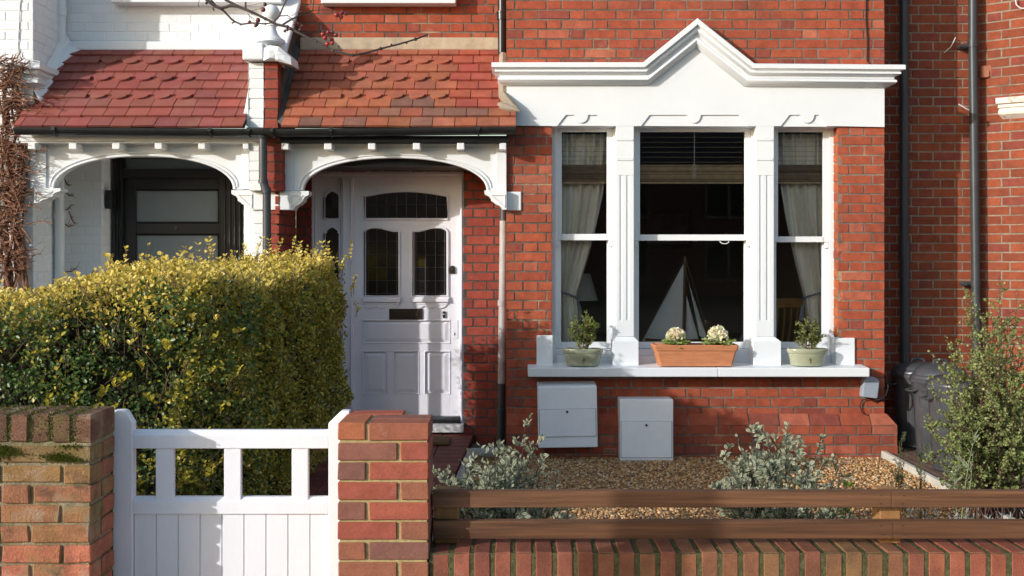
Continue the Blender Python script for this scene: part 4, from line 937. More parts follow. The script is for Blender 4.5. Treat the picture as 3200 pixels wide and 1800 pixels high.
# dustbins
def dustbin(label, cx, cy, s, h, dome, rot=0.):
    o = thing('dustbin', label, 'dustbin', (cx,cy,.036), 'black dustbins beside the bay')
    mb = MB(); pr = [(.155,0),(.165,.012),(.160,.03),(.163,.06),(.178,.30),(.186,h-.10),(.197,h-.098),(.199,h-.03),(.192,h-.028)]
    mb.lathe(cx,cy,.036,[(r*s,z) for r,z in pr],36)
    for k in range(14):
        a = 2*math.pi*k/14+.2; r0,r1 = .160*s,.181*s; ca,sa = math.cos(a),math.sin(a); w = .026
        q = []
        for (r,z) in ((r0,.06),(r1,h-.13)):
            for dw in (-w,w): q.append((cx+(r+.004)*ca-sa*dw, cy+(r+.004)*sa+ca*dw, .036+z))
            for dw in (-w,w): q.append((cx+(r-.012)*ca-sa*dw, cy+(r-.012)*sa+ca*dw, .036+z))
        mb.add(q, [(0,1,5,4),(0,4,6,2),(1,3,7,5),(4,5,7,6),(0,2,3,1)])
    mb.build('body', m_bin, o, smooth=True)
    mb = MB(); pr = [(.203,h-.045),(.212,h-.042),(.212,h-.02),(.205,h-.014),(.205,h+.0),(.198,h+.008),(.190,h+.012)]
    pr += [(.188*math.cos(t), h+.012+dome*math.sin(t)) for t in [math.pi/2*k/8 for k in range(1,9)]]
    pr[-1] = (.004, pr[-1][1]); mb.lathe(cx,cy,.036,[(r*s,z) for r,z in pr],36); lid = mb.build('lid', m_bin, o, smooth=True)
    mb = MB(); zt = h+.036+dome+.008
    mb.tube([(cx-.05,cy,zt),(cx-.045,cy,zt+.018),(cx,cy,zt+.026),(cx+.045,cy,zt+.018),(cx+.05,cy,zt)], .012, 8); mb.build('lid_handle', m_bin, lid, smooth=True)
    for sg in (-1,1):
        mb = MB(); mb.tube([(cx+sg*.19*s,cy-.05,h-.06),(cx+sg*.235*s,cy-.04,h-.07),(cx+sg*.235*s,cy+.04,h-.07),(cx+sg*.19*s,cy+.05,h-.06)], .009, 6); mb.build('side_handle', m_bin, o, smooth=True)
    return o
dustbin('black plastic dustbin farthest back, tucked in the corner behind the bay', X(2868,8.33), 8.33, .95, .585, .06)
dustbin('black dustbin with a domed lid, between the two other bins', X(2938,7.82), 7.82, 1.0, .60, .085)
b3 = dustbin('black dustbin nearest the fence, half hidden by the leafy bush', X(2992,7.38), 7.38, 1.0, .60, .05)
mb = MB(); c = X(2992,7.38); mb.bpx(2996,3050,1250,1276,7.38-.2165,7.38-.2145); mb.build('sticker', M('pale_sticker', (.45,.45,.43), rough=.6, stains=(((.05,.05,.05),220,.5,.52,.9),), stretch=(3,1,1)), b3)
# pots on the sill
def sprig_bush(par, c, H, R, n, seed, lsz, cols, stems=9):
    rg = np.random.default_rng(seed); st = MB(); Pt=[]; D=[]
    for k in range(stems):
        a = rg.uniform(0,6.28); t = rg.uniform(.2,1.); tip = Vector((c[0]+R*t*math.cos(a), c[1]+R*.6*t*math.sin(a), c[2]+H*(1-.45*t*t)*rg.uniform(.8,1.02)))
        p0 = Vector((c[0]+.02*math.cos(a), c[1]+.015*math.sin(a), c[2])); mid = (p0+tip)/2 + Vector((.25*R*math.cos(a),.1*R*math.sin(a),-.02*H))
        pts = [p0.lerp(mid,u).lerp(mid.lerp(tip,u),u) for u in (0,.25,.5,.75,1)]
        st.tube(pts,[.0032,.0028,.0022,.0018,.001],5)
        subs = [(pts, 1.)]
        for q in range(7):
            u = rg.uniform(.25,.95); b0 = p0.lerp(mid,u).lerp(mid.lerp(tip,u),u); dv_ = Vector((math.cos(a+rg.normal()*1.2),math.sin(a+rg.normal()*1.2)*.7,rg.uniform(.3,1.2))).normalized()*H*rg.uniform(.14,.3)
            st.tube([b0,b0+dv_*.5+Vector((0,0,.004)),b0+dv_],[.0016,.0013,.0008],4); subs.append(([b0,b0+dv_*.5,b0+dv_],.6))
        for (pp,wt) in subs:
            for j in range(int(n*wt/stems/4)+2):
                u = rg.uniform(.12,1)*(len(pp)-1); i0 = min(int(u),len(pp)-2); q = pp[i0].lerp(pp[i0+1],u-i0); ax = (pp[i0+1]-pp[i0]).normalized()
                Pt.append(q[:]); d_ = Vector(rg.normal(size=3)); d_ = (d_ - ax*d_.dot(ax)).normalized()*1.0 + ax*rg.uniform(.3,1.2); D.append(d_[:])
    Pt=np.array(Pt); D=np.array(D); n_=len(Pt)
    st.build('stems', m_twig, par)
    cm = cmix(n_,cols[0],cols[1]); return leaves('foliage', Pt, D, rnd(n_,.6)+np.array([-.4,-.5,.6]), RNG.uniform(lsz*.7,lsz*1.2,n_), RNG.uniform(lsz*.22,lsz*.34,n_), cm, cm*1.1, m_leaf2, par)
ZSILL = zf + .010
def oval_pot(label, px, yc, seed, H, R, cols, crest_y):
    c = (X(px,yc), yc, ZSILL); o = thing('potted_shrub', label, 'potted plant', c, 'glazed green pots on the window sill')
    mb = MB(); pr = [(.118,0),(.122,.006),(.126,.012),(.140,.075),(.143,.082),(.138,.086),(.145,.092),(.150,.098),(.154,.118),(.150,.126),(.142,.126),(.138,.116),(.134,.09)]
    k = .60
    for i in range(len(pr)-1): pass
    n = 40; K = len(pr); vs = [(c[0]+r*math.cos(2*math.pi*j/n), c[1]+k*r*math.sin(2*math.pi*j/n), c[2]+z) for r,z in pr for j in range(n)]
    mb.add(vs, [(i*n+j,i*n+(j+1)%n,(i+1)*n+(j+1)%n,(i+1)*n+j) for i in range(K-1) for j in range(n)] + [tuple(range(n))]); mb.build('pot', m_glaze, o, smooth=True)
    mb = MB(); mb.add([(c[0]+.137*math.cos(2*math.pi*j/n), c[1]+k*.137*math.sin(2*math.pi*j/n), c[2]+.105) for j in range(n)], [tuple(range(n))]); mb.build('soil', m_soil, o)
    mb = MB(); yq = c[1]-k*.131; 
    for (dx,dz,r) in ((0,.052,.011),(-.009,.046,.008),(.009,.046,.008),(-.006,.06,.008),(.006,.06,.008)): mb.ball((c[0]+dx,yq+.002,c[2]+dz), r*.8, 6, sq=1)
    mb.box(c[0]-.002,c[0]+.002,yq-.004,yq+.004,c[2]+.022,c[2]+.045); mb.build('crest', m_glaze if not crest_y else m_crest, o)
    sprig_bush(o, (c[0]+.01,c[1],c[2]+.10), H, R, 620, seed, .021, cols, 10); return o
oval_pot('oval green glazed pot with a leafy sprig, left end of the sill', 1821.5, 7.985, 3, .28, .105, ((.075,.115,.02),(.22,.25,.055)), True)
oval_pot('oval green glazed pot with a pointed upright sprig, right end of the sill', 2523, 7.985, 5, .27, .085, ((.065,.10,.02),(.19,.21,.06)), True)
# terracotta trough
yt0, yt1 = 7.90, 8.10; tc = (X(2176,7.9), 8.0, ZSILL)
tr_ = thing('window_box', 'long terracotta trough in the middle of the white window sill', 'planter', tc)
def trough_ring(ins, z, rr=.012):
    t = z/.158; x0 = X(2063,yt0)+(X(2046,yt0)-X(2063,yt0))*t+ins; x1 = X(2291,yt0)+(X(2307,yt0)-X(2291,yt0))*t-ins; y0 = yt0+.018-.018*t+ins; y1 = yt1-.01+.018*t-ins
    return [(x0+rr,y0),(x1-rr,y0),(x1,y0+rr),(x1,y1-rr),(x1-rr,y1),(x0+rr,y1),(x0,y1-rr),(x0,y0+rr)]
mb = MB(); lv = [(0,0),(0,.004),(0,.112),(-.007,.116),(-.008,.150),(-.004,.157),(.012,.157),(.014,.118)]; vs = []
for ins,z in lv: vs += [(x,y,ZSILL+z) for x,y in trough_ring(ins,z)]
mb.add(vs, [(i*8+j,i*8+(j+1)%8,(i+1)*8+(j+1)%8,(i+1)*8+j) for i in range(len(lv)-1) for j in range(8)]+[tuple(range(8))]); mb.build('trough', m_terra, tr_)
mb = MB(); mb.add([(x,y,ZSILL+.128) for x,y in trough_ring(.0135,.128)], [tuple(range(8))]); mb.build('soil', m_soil, tr_)
def cabbage(label, px, zc, R, H, warm, seed, spread):
    yc = 7.985; c = (X(px,yc), yc, ZSILL+.128); o = thing('ornamental_cabbage', label, 'plant', c, 'ornamental cabbages in the terracotta trough')
    rg = np.random.default_rng(seed)
    def frill(mb, base, d, up, L, Wd, col0, col1, n=9):
        d = d.normalized(); s = d.cross(up).normalized(); up = s.cross(d)
        vs = [base]; 
        for i in range(3):
            rr = L*(.45+.275*i)
            for j in range(n):
                u = (j/(n-1)-.5)*2; ang = u*1.15; rip = (.10 if i == 2 else .04)*L*math.sin(j*2.4+seed)
                vs.append(base + d*rr*math.cos(ang*.8) + s*Wd*(.45+.275*i)*math.sin(ang) + up*(rip + .35*L*((i+1)/3)**2*.6))
        fs = [(0,1+j,2+j) for j in range(n-1)]; b = len(mb.v)
        mb.add(vs, fs, 0, col0)
        for i in range(2):
            for j in range(n-1):
                mb.f.append((b+1+i*n+j,b+1+i*n+j+1,b+1+(i+1)*n+j+1,b+1+(i+1)*n+j)); mb.m.append(0); mb.c.append(mixc(col0,col1,.4+.5*i))
    ctr = Vector((c[0],c[1],c[2]+zc)); n = 420
    t = rg.uniform(-.35,1,n); a_ = rg.uniform(0,6.2832,n); hr = np.sqrt(1-np.clip(t,-1,1)**2); nn = np.stack([hr*np.cos(a_),hr*np.sin(a_)*.85,t*H/.12],1)
    pk = np.array(ctr)+nn*R*rg.uniform(.62,.92,(n,1)); col = np.where(rg.uniform(0,1,(n,1))<.16+.25*(t[:,None]<.1), cmix(n,(.52,.58,.26),(.66,.68,.38)), cmix(n,warm,(.92,.88,.70)))
    hb = MB(); hb.ball(ctr, R*.60, 10, 0, (.66,.60,.42)); hb.build('heart', m_flower, o, smooth=True)
    leaves('frilled_leaves', pk, nn*.9+rg.normal(size=(n,3))*.5+np.array([0,0,.35]), rg.normal(size=(n,3))*.6+nn*.6, rg.uniform(.016,.026,n), rg.uniform(.008,.013,n), col, col*1.05, m_flower, o, fold=.35, shape=(.45,.95,.9))
    mb = MB()
    for k in range(16):
        a = k*2.399+.4; el = rg.uniform(-.55,-.1); d = Vector((math.cos(a)*math.cos(el)*spread,math.sin(a)*math.cos(el)*.75,math.sin(el)))
        frill(mb, ctr+Vector((0,0,-.030))+d*R*.3, d, Vector((0,0,1)), R*rg.uniform(1.05,1.55), R*.75, (.22,.30,.10), mixc((.30,.38,.09),(.52,.55,.22),rg.uniform()))
    mb.build('outer_leaves', m_flower, o, recalc=False)
    mb = MB(); mb.tube([c,(c[0],c[1],c[2]+zc-.01)], .012, 8); mb.build('stalk', m_twig, o)
cabbage('round cream ornamental cabbage at the left of the terracotta trough', 2112, .088, .064, .1, (.92,.76,.56), 2, .95)
cabbage('pointed pale green ornamental cabbage at the right of the terracotta trough', 2244, .090, .070, .12, (.90,.82,.62), 9, 1.25)
# ================================================================ SEEN THROUGH THE WINDOWS
def curtain(label, xo, xi_top, xi_tie, xi_bot, side):
    o = thing('curtain', label, 'curtain', (xo,B+.255,.8), 'cream curtains tied back behind the sash windows')
    NU, NV = 90, 46; zt_, zb_ = 2.46, .81; ztie = Z(921,B+.28); mb = MB(); vs = []
    for j in range(NV+1):
        v = j/NV; z = zt_+(zb_-zt_)*v; vt = (zt_-ztie)/(zt_-zb_)
        if v < vt: q = v/vt; w = xi_top+(xi_tie-xi_top)*(q**1.6)
        else: q = (v-vt)/(1-vt); w = xi_tie+(xi_bot-xi_tie)*min(1,q*2.2)**.8
        g_ = abs(v-vt); amp = .024*min(1,.35+g_*2.2)
        for i in range(NU+1):
            u = i/NU; x = xo+(w-xo)*u; y = B+.255+amp*math.sin(u*6.28*5.3+.6*math.sin(3*u+v*2))+.010*math.sin(u*41+v*5)
            sag = -.10*(1-v)*0; vs.append((x,y,z))
    mb.add(vs, [(j*(NU+1)+i,j*(NU+1)+i+1,(j+1)*(NU+1)+i+1,(j+1)*(NU+1)+i) for j in range(NV) for i in range(NU)]); mb.build('cloth', m_curtain, o, smooth=True, recalc=False)
    mb = MB(); xm = xi_tie; mb.tube([(xo,B+.222,ztie+.03),(xo+(xm-xo)*.5,B+.215,ztie+.012),(xm,B+.222,ztie-.02),(xm+.012*side,B+.26,ztie-.03)], .008, 8)
    mb.tube([(xm,B+.225,ztie-.02),(xm+.018*side,B+.22,ztie-.09)], .005, 6); mb.tube([(xm+.018*side,B+.22,ztie-.08),(xm+.03*side,B+.22,ztie-.20)], [.010,.022], 10); mb.build('tieback', m_cord, o, smooth=True)
yq = B+.25
curtain('cream curtain tied back at the left, behind the left sash window', X(1738,yq), X(1905,yq), X(1803,yq), X(1812,yq), 1)
curtain('cream curtain tied back at the right, behind the right sash window', X(2592,yq), X(2428,yq), X(2512,yq), X(2520,yq), -1)
def blind(label, x0, x1, dense):
    o = thing('bamboo_blind', label, 'blind', ((x0+x1)/2,B+.24,2.4), 'bamboo blinds half drawn behind the windows')
    yb = B+.192; zt_, zs_, ze = 2.47, Z(515,yb), Z(569,yb); mb = MB()
    k = 0; z = zt_
    while z > zs_+.02: mb.box(x0,x1,yb,yb+.0035,z-.0028,z,0,(.40,.29,.17)); z -= .0385 if not dense else .037
    n = 17
    for k in range(n):
        z = zs_-(zs_-ze)*k/n; c = mixc((.26,.165,.09),(.60,.43,.25),random.random()) if not dense else mixc((.16,.11,.07),(.34,.25,.16),random.random()); mb.box(x0,x1,yb-.008+jit(.006),yb+.012+jit(.004),z-.0062,z,0,c)
    mb.box(x0,x1,yb-.010,yb+.016,ze-.012,ze-.001,0,(.6,.44,.26)); mb.build('slats', m_bamboo, o)
    for x in ((x0*.48+x1*.52),) if not dense else (x0+.06,(x0+x1)/2,x1-.06):
        q = MB(); q.tube([(x,yb-.004,zt_),(x,yb-.006,zs_)], .0022, 5)
        if not dense:
            for k in range(9): q.tube([(x-.014+jit(.006),yb-.013,zs_-.012*k),(x+jit(.01),yb-.017,zs_-.012*k-.006),(x+.014+jit(.006),yb-.013,zs_-.012*k-.002)], .0016, 5)
        q.build('cord', m_bamboo, o)
blind('bamboo blind half drawn behind the left sash window', X(1748,B+.19), X(1902,B+.19), True)
blind('wide bamboo blind with a knotted cord behind the middle sash window', X(1990,B+.19), X(2335,B+.19), False)
blind('bamboo blind half drawn behind the right sash window', X(2424,B+.19), X(2578,B+.19), True)
# model yacht
YY = B+.36
yt = thing('model_yacht', 'model yacht with white sails standing inside the middle sash window', 'model boat', (X(2130,YY),YY,.80))
mb = MB(); a,b = X(2015,YY),X(2222,YY); n=14; vs=[]
for i in range(n+1):
    t=i/n; w=.06*math.sin(math.pi*min(1,t*.9+.1))**.7*(1 if t<.98 else .1); x=a+(b-a)*t; zt_=.80+.055+.012*(2*t-1)**2
    for (f,z) in ((-1,zt_),(-.75,.82),(0,.801+.03*max(0,abs(2*t-1)-.6)),(.75,.82),(1,zt_)): vs.append((x,YY+w*f,z))
mb.add(vs,[(i*5+j,i*5+j+1,(i+1)*5+j+1,(i+1)*5+j) for i in range(n) for j in range(4)]+[(i*5,(i+1)*5,(i+1)*5+4,i*5+4) for i in range(n)]); mb.build('hull', m_wood, yt)
mb = MB(); mb.tube([(X(2134,YY),YY,.85),P(2140,801,YY)],[.009,.0055],8); mb.tube([P(2133,1062,YY),P(2008,1070,YY)],.005,6); mb.build('mast', m_wood, yt)
def sail(nm, pts, bulge):
    mb = MB(); A,Bb,Cc = [Vector(P(x,y,YY)) for x,y in pts]; n=10; vs=[]; ix={}
    for i in range(n+1):
        for j in range(n+1-i):
            u,v=i/n,j/n; w=1-u-v; p=A*w+Bb*u+Cc*v; p.y += bulge*(u*v*w)*27*1.; ix[(i,j)]=len(vs); vs.append(p)
    fs=[]
    for i in range(n):
        for j in range(n-i):
            fs.append((ix[(i,j)],ix[(i+1,j)],ix[(i,j+1)]))
            if i+j < n-1: fs.append((ix[(i+1,j)],ix[(i+1,j+1)],ix[(i,j+1)]))
    mb.add(vs,fs); mb.build(nm, m_sail, yt, smooth=True, recalc=False)
sail('mainsail', ((2136,824),(2006,1068),(2131,1068)), .02); sail('jib', ((2152.5,884),(2186,1050),(2212,1062)), .035); sail('staysail', ((2145.5,924),(2141,1064),(2187,1074)), .03)
mb = MB()
for (p,q) in (((2140,803),(2003,1070)),((2140,803),(2216,1050)),((2140,840),(2152,885)),((2143,803),(2146,1064))): mb.tube([P(*p,YY),P(*q,YY)],.0013,5)
mb.build('rigging', M('rigging_line', (.30,.24,.16), rough=.9), yt)
# lamp and chair in the room
lp = thing('table_lamp', 'cream pleated lampshade behind the left sash window', 'lamp', (X(1815,8.8),8.85,.75))
mb = MB(); xs_=X(1812,8.85); n=48; vs=[]
for (r,z) in ((.085,Z(855,8.85)),(.150,Z(938,8.85))):
    for j in range(n): rr=r*(1+.012*(j%2)); vs.append((xs_+rr*math.cos(6.2832*j/n),8.85+rr*math.sin(6.2832*j/n),z))
mb.add(vs,[(j,(j+1)%n,n+(j+1)%n,n+j) for j in range(n)]); mb.build('lamp_shade', m_shade, lp)
mb = MB(); mb.lathe(xs_,8.85,.56,[(.07,0),(.07,.02),(.02,.05),(.05,.18),(.055,.25),(.015,.36),(.008,.56)],20); mb.build('lamp_base', m_glaze, lp, smooth=True)
mb = MB(); mb.box(xs_-.25,xs_+.25,8.65,9.1,.53,.56)
for q in (xs_-.22,xs_+.22):
    for w in (8.68,9.07): mb.box(q-.02,q+.02,w-.02,w+.02,.31,.53)
tag(mb.build('side_table', m_wood, None, bevel=.004, org=(xs_,8.85,.31)), 'dark side table under the lamp in the living room', 'table')
chy=8.75; ch = thing('wooden_chair', 'slatted wooden chair back behind the right sash window', 'chair', (X(2470,chy),chy+.2,.31))
mb = MB(); pts=[P(2425,941,chy),P(2455,938,chy-.02),P(2490,939,chy-.02),P(2520,946,chy)]
mb.tube(pts,.02,8); mb.tube([p[:2]+(p[2]-.045,) for p in pts],.018,8); mb.tube([p[:2]+(p[2]-.022,) for p in pts],.02,8); mb.build('top_rail', m_oak, ch, smooth=True)
for (t,b_) in ((2430,2418),(2452,2440),(2473,2460),(2494,2478),(2514,2498)):
    mb = MB(); mb.tube([P(t,962,chy),P((t+b_)/2+4,1010,chy+.015),P(b_,1090,chy),P(b_-2,1130,chy-.01)],.0095,6); mb.build('slat', m_oak, ch, smooth=True)
mb = MB(); sx=X(2460,chy); zs_=Z(1130,chy); mb.box(sx-.2,sx+.2,chy-.03,chy+.38,zs_-.03,zs_); mb.build('seat', m_oak, ch, bevel=.01)
for q in (-.17,.17):
    for w in (0,.34):
        mb = MB(); mb.tube([(sx+q,chy+w,zs_-.03),(sx+q*1.1,chy+w,.305)],[.02,.014],8); mb.build('leg', m_oak, ch)
pf = thing('picture_frame', 'dark framed picture on the far wall of the living room', 'picture', (X(2090,12.1),12.1,1.6))
mb = MB(); mb.bpx(2010,2165,655,775,12.12,12.19); mb.build('frame', m_dark, pf); mb = MB(); mb.bpx(2022,2152,667,762,12.115,12.119); mb.build('print', M('pale_print', (.22,.22,.24), rough=.5, var=.3, vs=6), pf)
# ================================================================ PLANTS
def sstep(a, b, x):
    t = np.clip((x-a)/(b-a), 0, 1); return t*t*(3-2*t)
HY0, HY1 = 5.0, 7.45
def hedge():
    o = thing('privet_hedge', 'thick golden privet hedge with yellow tips between the white gate and the porches', 'hedge', (-1.9,5.5,0))
    def ztop(x, y): return 1.405 - .13*sstep(-2.0,-2.75,x) + .06*(y-5.5)/1.5 + .02*np.sin(x*5+y*3) + .018*np.sin(y*9-x*4)
    def xside(y, z): return -1.335 + .205*(y-4.6)/2.85 - .22*np.clip((.55-z)/.55,0,1) + .045*np.sin(y*5.3+z*4) + .035*np.sin(y*11+z*8) + .02*np.sin(z*13-y*7)
    def yfront(x, z): return HY0 + .05*np.sin(x*5+z*4) + .04*np.sin(x*10.5+z*7) + .025*np.sin(z*14-x*8) + .18*np.clip((.45-z)/.45,0,1)
    Pn, Nn, kind = [], [], []
    # front face
    n = 30000; x = RNG.uniform(-3.3,-1.25,n); z = RNG.uniform(.0,1.,n)**.9; z = z*(ztop(x,5.1)-.01)
    dep = RNG.exponential(.045,n); rc = np.clip((x+1.66)/.42,0,1)**2*.26; rt = np.clip((z-1.1)/.38,0,1)**2*.20
    Pn.append(np.stack([x, yfront(x,z)+dep+rc+rt, z],1)); Nn.append(np.tile([0,-1,.25],(n,1)) + np.stack([rc*3,0*rc,rt*6],1)); kind.append(np.zeros(n))
    # right face
    n = 42000; y = RNG.uniform(5.02,HY1,n); z = RNG.uniform(0,1,n)**.8*(ztop(np.full(n,-1.25),y)-.01); dep = RNG.exponential(.04,n)
    rf = np.clip((5.55-y)/.55,0,1)**2*.22; rb = np.clip((y-7.15)/.35,0,1)**2*.12; rt = np.clip((z-1.2)/.3,0,1)**2*.10
    Pn.append(np.stack([xside(y,z)-dep-rf-rb-rt, y, z],1)); Nn.append(np.tile([1,-.15,.2],(n,1))+np.stack([0*rt,-rf*6,rt*6],1)); kind.append(np.ones(n))
    # top
    n = 26000; x = RNG.uniform(-3.3,-1.22,n); y = RNG.uniform(HY0,HY1,n); ok = (x > -2.3) | (y < 6.0); x, y = x[ok], y[ok]; n = len(x)
    ok = (x < xside(y, np.full(n,1.3))-.03-.22*np.clip((5.55-y)/.55,0,1)**2) & (y > HY0+.24*np.clip((x+1.66)/.42,0,1)**2); x, y = x[ok], y[ok]; n = len(x); dep = RNG.exponential(.04,n)-.012
    ed = np.clip((HY0+.42+.26*np.clip((x+1.66)/.42,0,1)**2-y)/.42,0,1)**2*.13 + np.clip((x-xside(y,1.3)+.35+.22*np.clip((5.55-y)/.55,0,1)**2)/.35,0,1)**2*.12 + np.clip((y-7.2)/.25,0,1)**2*.1
    Pn.append(np.stack([x,y,ztop(x,y)-dep-ed],1)); Nn.append(np.tile([-.1,-.3,1.],(n,1))); kind.append(np.full(n,2))
    # back faces on the left, thin
    n = 5000; x = RNG.uniform(-3.3,-2.2,n); z = RNG.uniform(.6,1.,n)*ztop(x,6.0)
    Pn.append(np.stack([x,6.0-RNG.exponential(.04,n),z],1)); Nn.append(np.tile([0,1,.2],(n,1))); kind.append(np.full(n,3))
    n = 3000; x = RNG.uniform(-2.2,-1.15,n); z = RNG.uniform(.3,1.,n)*ztop(x,7.4)
    Pn.append(np.stack([x,HY1-RNG.exponential(.04,n),z],1)); Nn.append(np.tile([0,1,.2],(n,1))); kind.append(np.full(n,3))
    # sprigs standing out of the top and the right corner: stem + leaf pairs
    st = MB(); sp, sd, sn = [], [], []
    rg = np.random.default_rng(5)
    def sprig(p, h, lean, pairs):
        p = Vector(p); tip = p+Vector(lean)*h; mid = (p+tip)/2+Vector((rg.normal()*.012,rg.normal()*.012,0)); st.tube([p,mid,tip],[.0020,.0016,.0009],4)
        for k in range(pairs):
            u = .3+.7*k/max(1,pairs-1); q = p.lerp(mid,u*2) if u < .5 else mid.lerp(tip,u*2-1); a = rg.uniform(0,3.14)
            for s in (0,3.14):
                sp.append(q[:]); sd.append((math.cos(a+s), math.sin(a+s)*.8, .75)); sn.append((rg.normal()*.4-.2,-.5+rg.normal()*.4,1.))
    for k in range(820):
        x = rg.uniform(-3.2,-1.2); y = rg.uniform(5.05,7.4)
        if x < -2.3 and y > 6: continue
        if x > float(xside(y,1.3))-.22*min(1,max(0,(5.55-y)/.55))**2 or y < HY0+.26*min(1,max(0,(x+1.66)/.42))**2: continue
        zt = float(ztop(np.array(x),np.array(y)))
        sprig((x,y,zt-.06), rg.uniform(.05,.11)*(1.+(rg.uniform()<.06)*.7), (rg.normal()*.25,rg.normal()*.2,1), rg.integers(3,6))
    for (px,py,yy,h) in ((1088,800,7.0,.15),(1070,830,7.1,.12),(985,800,7.1,.14),(1018,800,7.2,.15),(870,780,6.9,.12),(905,772,7.2,.12),(840,780,6.8,.12),(800,780,6.9,.13),(660,790,6.7,.10),(640,780,6.6,.13),(760,790,7.0,.10),(1105,890,7.0,.12),(1112,960,6.8,.09),(1100,900,7.2,.1),(940,795,7.1,.11),(505,815,6.4,.08),(430,815,6.2,.08),(340,815,5.9,.08),(925,785,7.3,.12),(955,800,7.0,.12)):
        q = P(px,py+30,yy); sprig(q, h, (.15+rg.normal()*.12,rg.normal()*.1,1), 5)
    for k in range(70):                                   # yellow shoots on the shaded front
        x = rg.uniform(-2.2,-1.3); z = rg.uniform(.4,1.2)
        if x < -1.75 and rg.uniform() < .6: continue
        sprig((x,HY0+.0+.26*min(1,max(0,(x+1.66)/.42))**2,z), rg.uniform(.06,.14), (rg.normal()*.4+.2,-.7,.6+rg.normal()*.3), rg.integers(3,6))
    for k in range(700):                                  # bare twigs
        if rg.uniform() < .55:
            x = rg.uniform(-3.1,-1.3); z = rg.uniform(.2,1.4); p = (x, HY0+.02+rg.uniform(0,.05)+.26*min(1,max(0,(x+1.66)/.42))**2, z); l = (rg.normal()*.5,-.35,.8)
        else:
            y = rg.uniform(5.1,7.3); z = rg.uniform(.3,1.4); p = (float(xside(y,z))-.03-.22*min(1,max(0,(5.55-y)/.55))**2,y,z); l = (.25,rg.normal()*.5-.2,.8)
        p = Vector(p); L = Vector(l).normalized()*rg.uniform(.06,.2); st.tube([p,p+L*.5+Vector((rg.normal()*.006,0,0)),p+L],[.0022,.0018,.001],4)
    for k in range(26):                                   # main stems inside
        x = rg.uniform(-2.9,-1.85); y = rg.uniform(5.4,7.2)
        if x < -2.3 and y > 5.8: continue
        p = Vector((x,y,0)); st.tube([p,p+Vector((rg.normal()*.06,rg.normal()*.06,.5)),p+Vector((rg.normal()*.16,rg.normal()*.16,1.2))],[.016,.012,.006],6)
    Pt = np.concatenate(Pn); N0 = np.concatenate(Nn); kd = np.concatenate(kind)
    gp = np.sin(Pt[:,0]*17+Pt[:,2]*9+1)*np.sin(Pt[:,2]*21-Pt[:,0]*6+Pt[:,1]*8) + .7*np.sin(Pt[:,0]*31+Pt[:,1]*23+Pt[:,2]*37)*np.sin(Pt[:,2]*43-Pt[:,1]*19)
    kp = ~((gp > .35) & (RNG.uniform(0,1,len(Pt)) < np.where(kd==0,.78,np.where(kd==1,.5,.15)))); Pt, N0, kd = Pt[kp], N0[kp], kd[kp]
    n = len(Pt); r = RNG.uniform(0,1,n)
    green = cmix(n,(.045,.092,.022),(.125,.20,.055)); olive = np.where((kd==1)[:,None], cmix(n,(.24,.235,.035),(.56,.46,.075)), cmix(n,(.15,.17,.03),(.36,.32,.055))); yel = cmix(n,(.52,.40,.045),(.74,.58,.14))  # right-face olive is paler: fill light on that side put into the leaf colour
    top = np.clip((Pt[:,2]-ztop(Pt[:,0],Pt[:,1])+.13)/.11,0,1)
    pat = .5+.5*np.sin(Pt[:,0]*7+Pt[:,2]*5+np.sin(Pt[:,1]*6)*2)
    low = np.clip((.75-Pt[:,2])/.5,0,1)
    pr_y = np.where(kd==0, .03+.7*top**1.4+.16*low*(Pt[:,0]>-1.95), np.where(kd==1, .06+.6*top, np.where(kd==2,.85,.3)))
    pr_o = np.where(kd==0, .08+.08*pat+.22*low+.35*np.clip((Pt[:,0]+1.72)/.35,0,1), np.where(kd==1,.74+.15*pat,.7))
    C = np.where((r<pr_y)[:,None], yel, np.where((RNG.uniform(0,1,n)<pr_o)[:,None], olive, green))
    sp = np.array(sp); ns = len(sp); ys = np.where((sp[:,1:2] < HY0+.1) & (sp[:,2:3] < 1.2), cmix(ns,(.28,.24,.02),(.48,.40,.04)), cmix(ns,(.52,.40,.05),(.76,.60,.16)))
    Pt2 = np.concatenate([Pt, sp]); N2 = np.concatenate([N0*.8 + rnd(n,.55), np.array(sn)])
    D2 = np.concatenate([rnd(n,.8)+N0*.25+np.array([0,0,.25]), np.array(sd)])
    C2 = np.concatenate([C, ys]); m = n+ns; ln = RNG.uniform(.016,.029,m); ln[n:] *= 1.15
    k = RNG.uniform(.85,1.15,(m,1))
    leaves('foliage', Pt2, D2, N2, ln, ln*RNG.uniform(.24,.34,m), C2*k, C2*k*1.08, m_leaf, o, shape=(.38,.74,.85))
    st.build('stems', m_twig, o)
    # solid dark core keeps the hedge opaque; shade of its gaps put into colour
    co = MB(); rgx = np.linspace(4.8,7.3,12)
    co.box(-3.3,-2.2,5.2,5.85,0,1.13)
    yk = [5.3,5.7,6.1,6.5,6.9,7.28]
    for ya_,yb_ in zip(yk,yk[1:]):
        x0_, x1_ = float(xside(ya_,.9))-.17-.22*max(0,(5.55-ya_)/.55)**2, float(xside(yb_,.9))-.17-.22*max(0,(5.55-yb_)/.55)**2
        co.add([(-2.2,ya_,0),(x0_-.2,ya_,0),(x1_-.2,yb_,0),(-2.2,yb_,0),(-2.2,ya_,1.34),(x0_,ya_,1.34),(x1_,yb_,1.34),(-2.2,yb_,1.34),(x0_,ya_,.5),(x1_,yb_,.5)],[(4,5,6,7),(1,8,9,2),(8,5,6,9),(0,1,8,5,4),(3,2,9,6,7)])
    pass
    co.build('dark_core', M('core_dark', (.022,.018,.010), rough=1., var=.5, vs=30, bump=1., bs=40, bd=.03), o)
hedge()
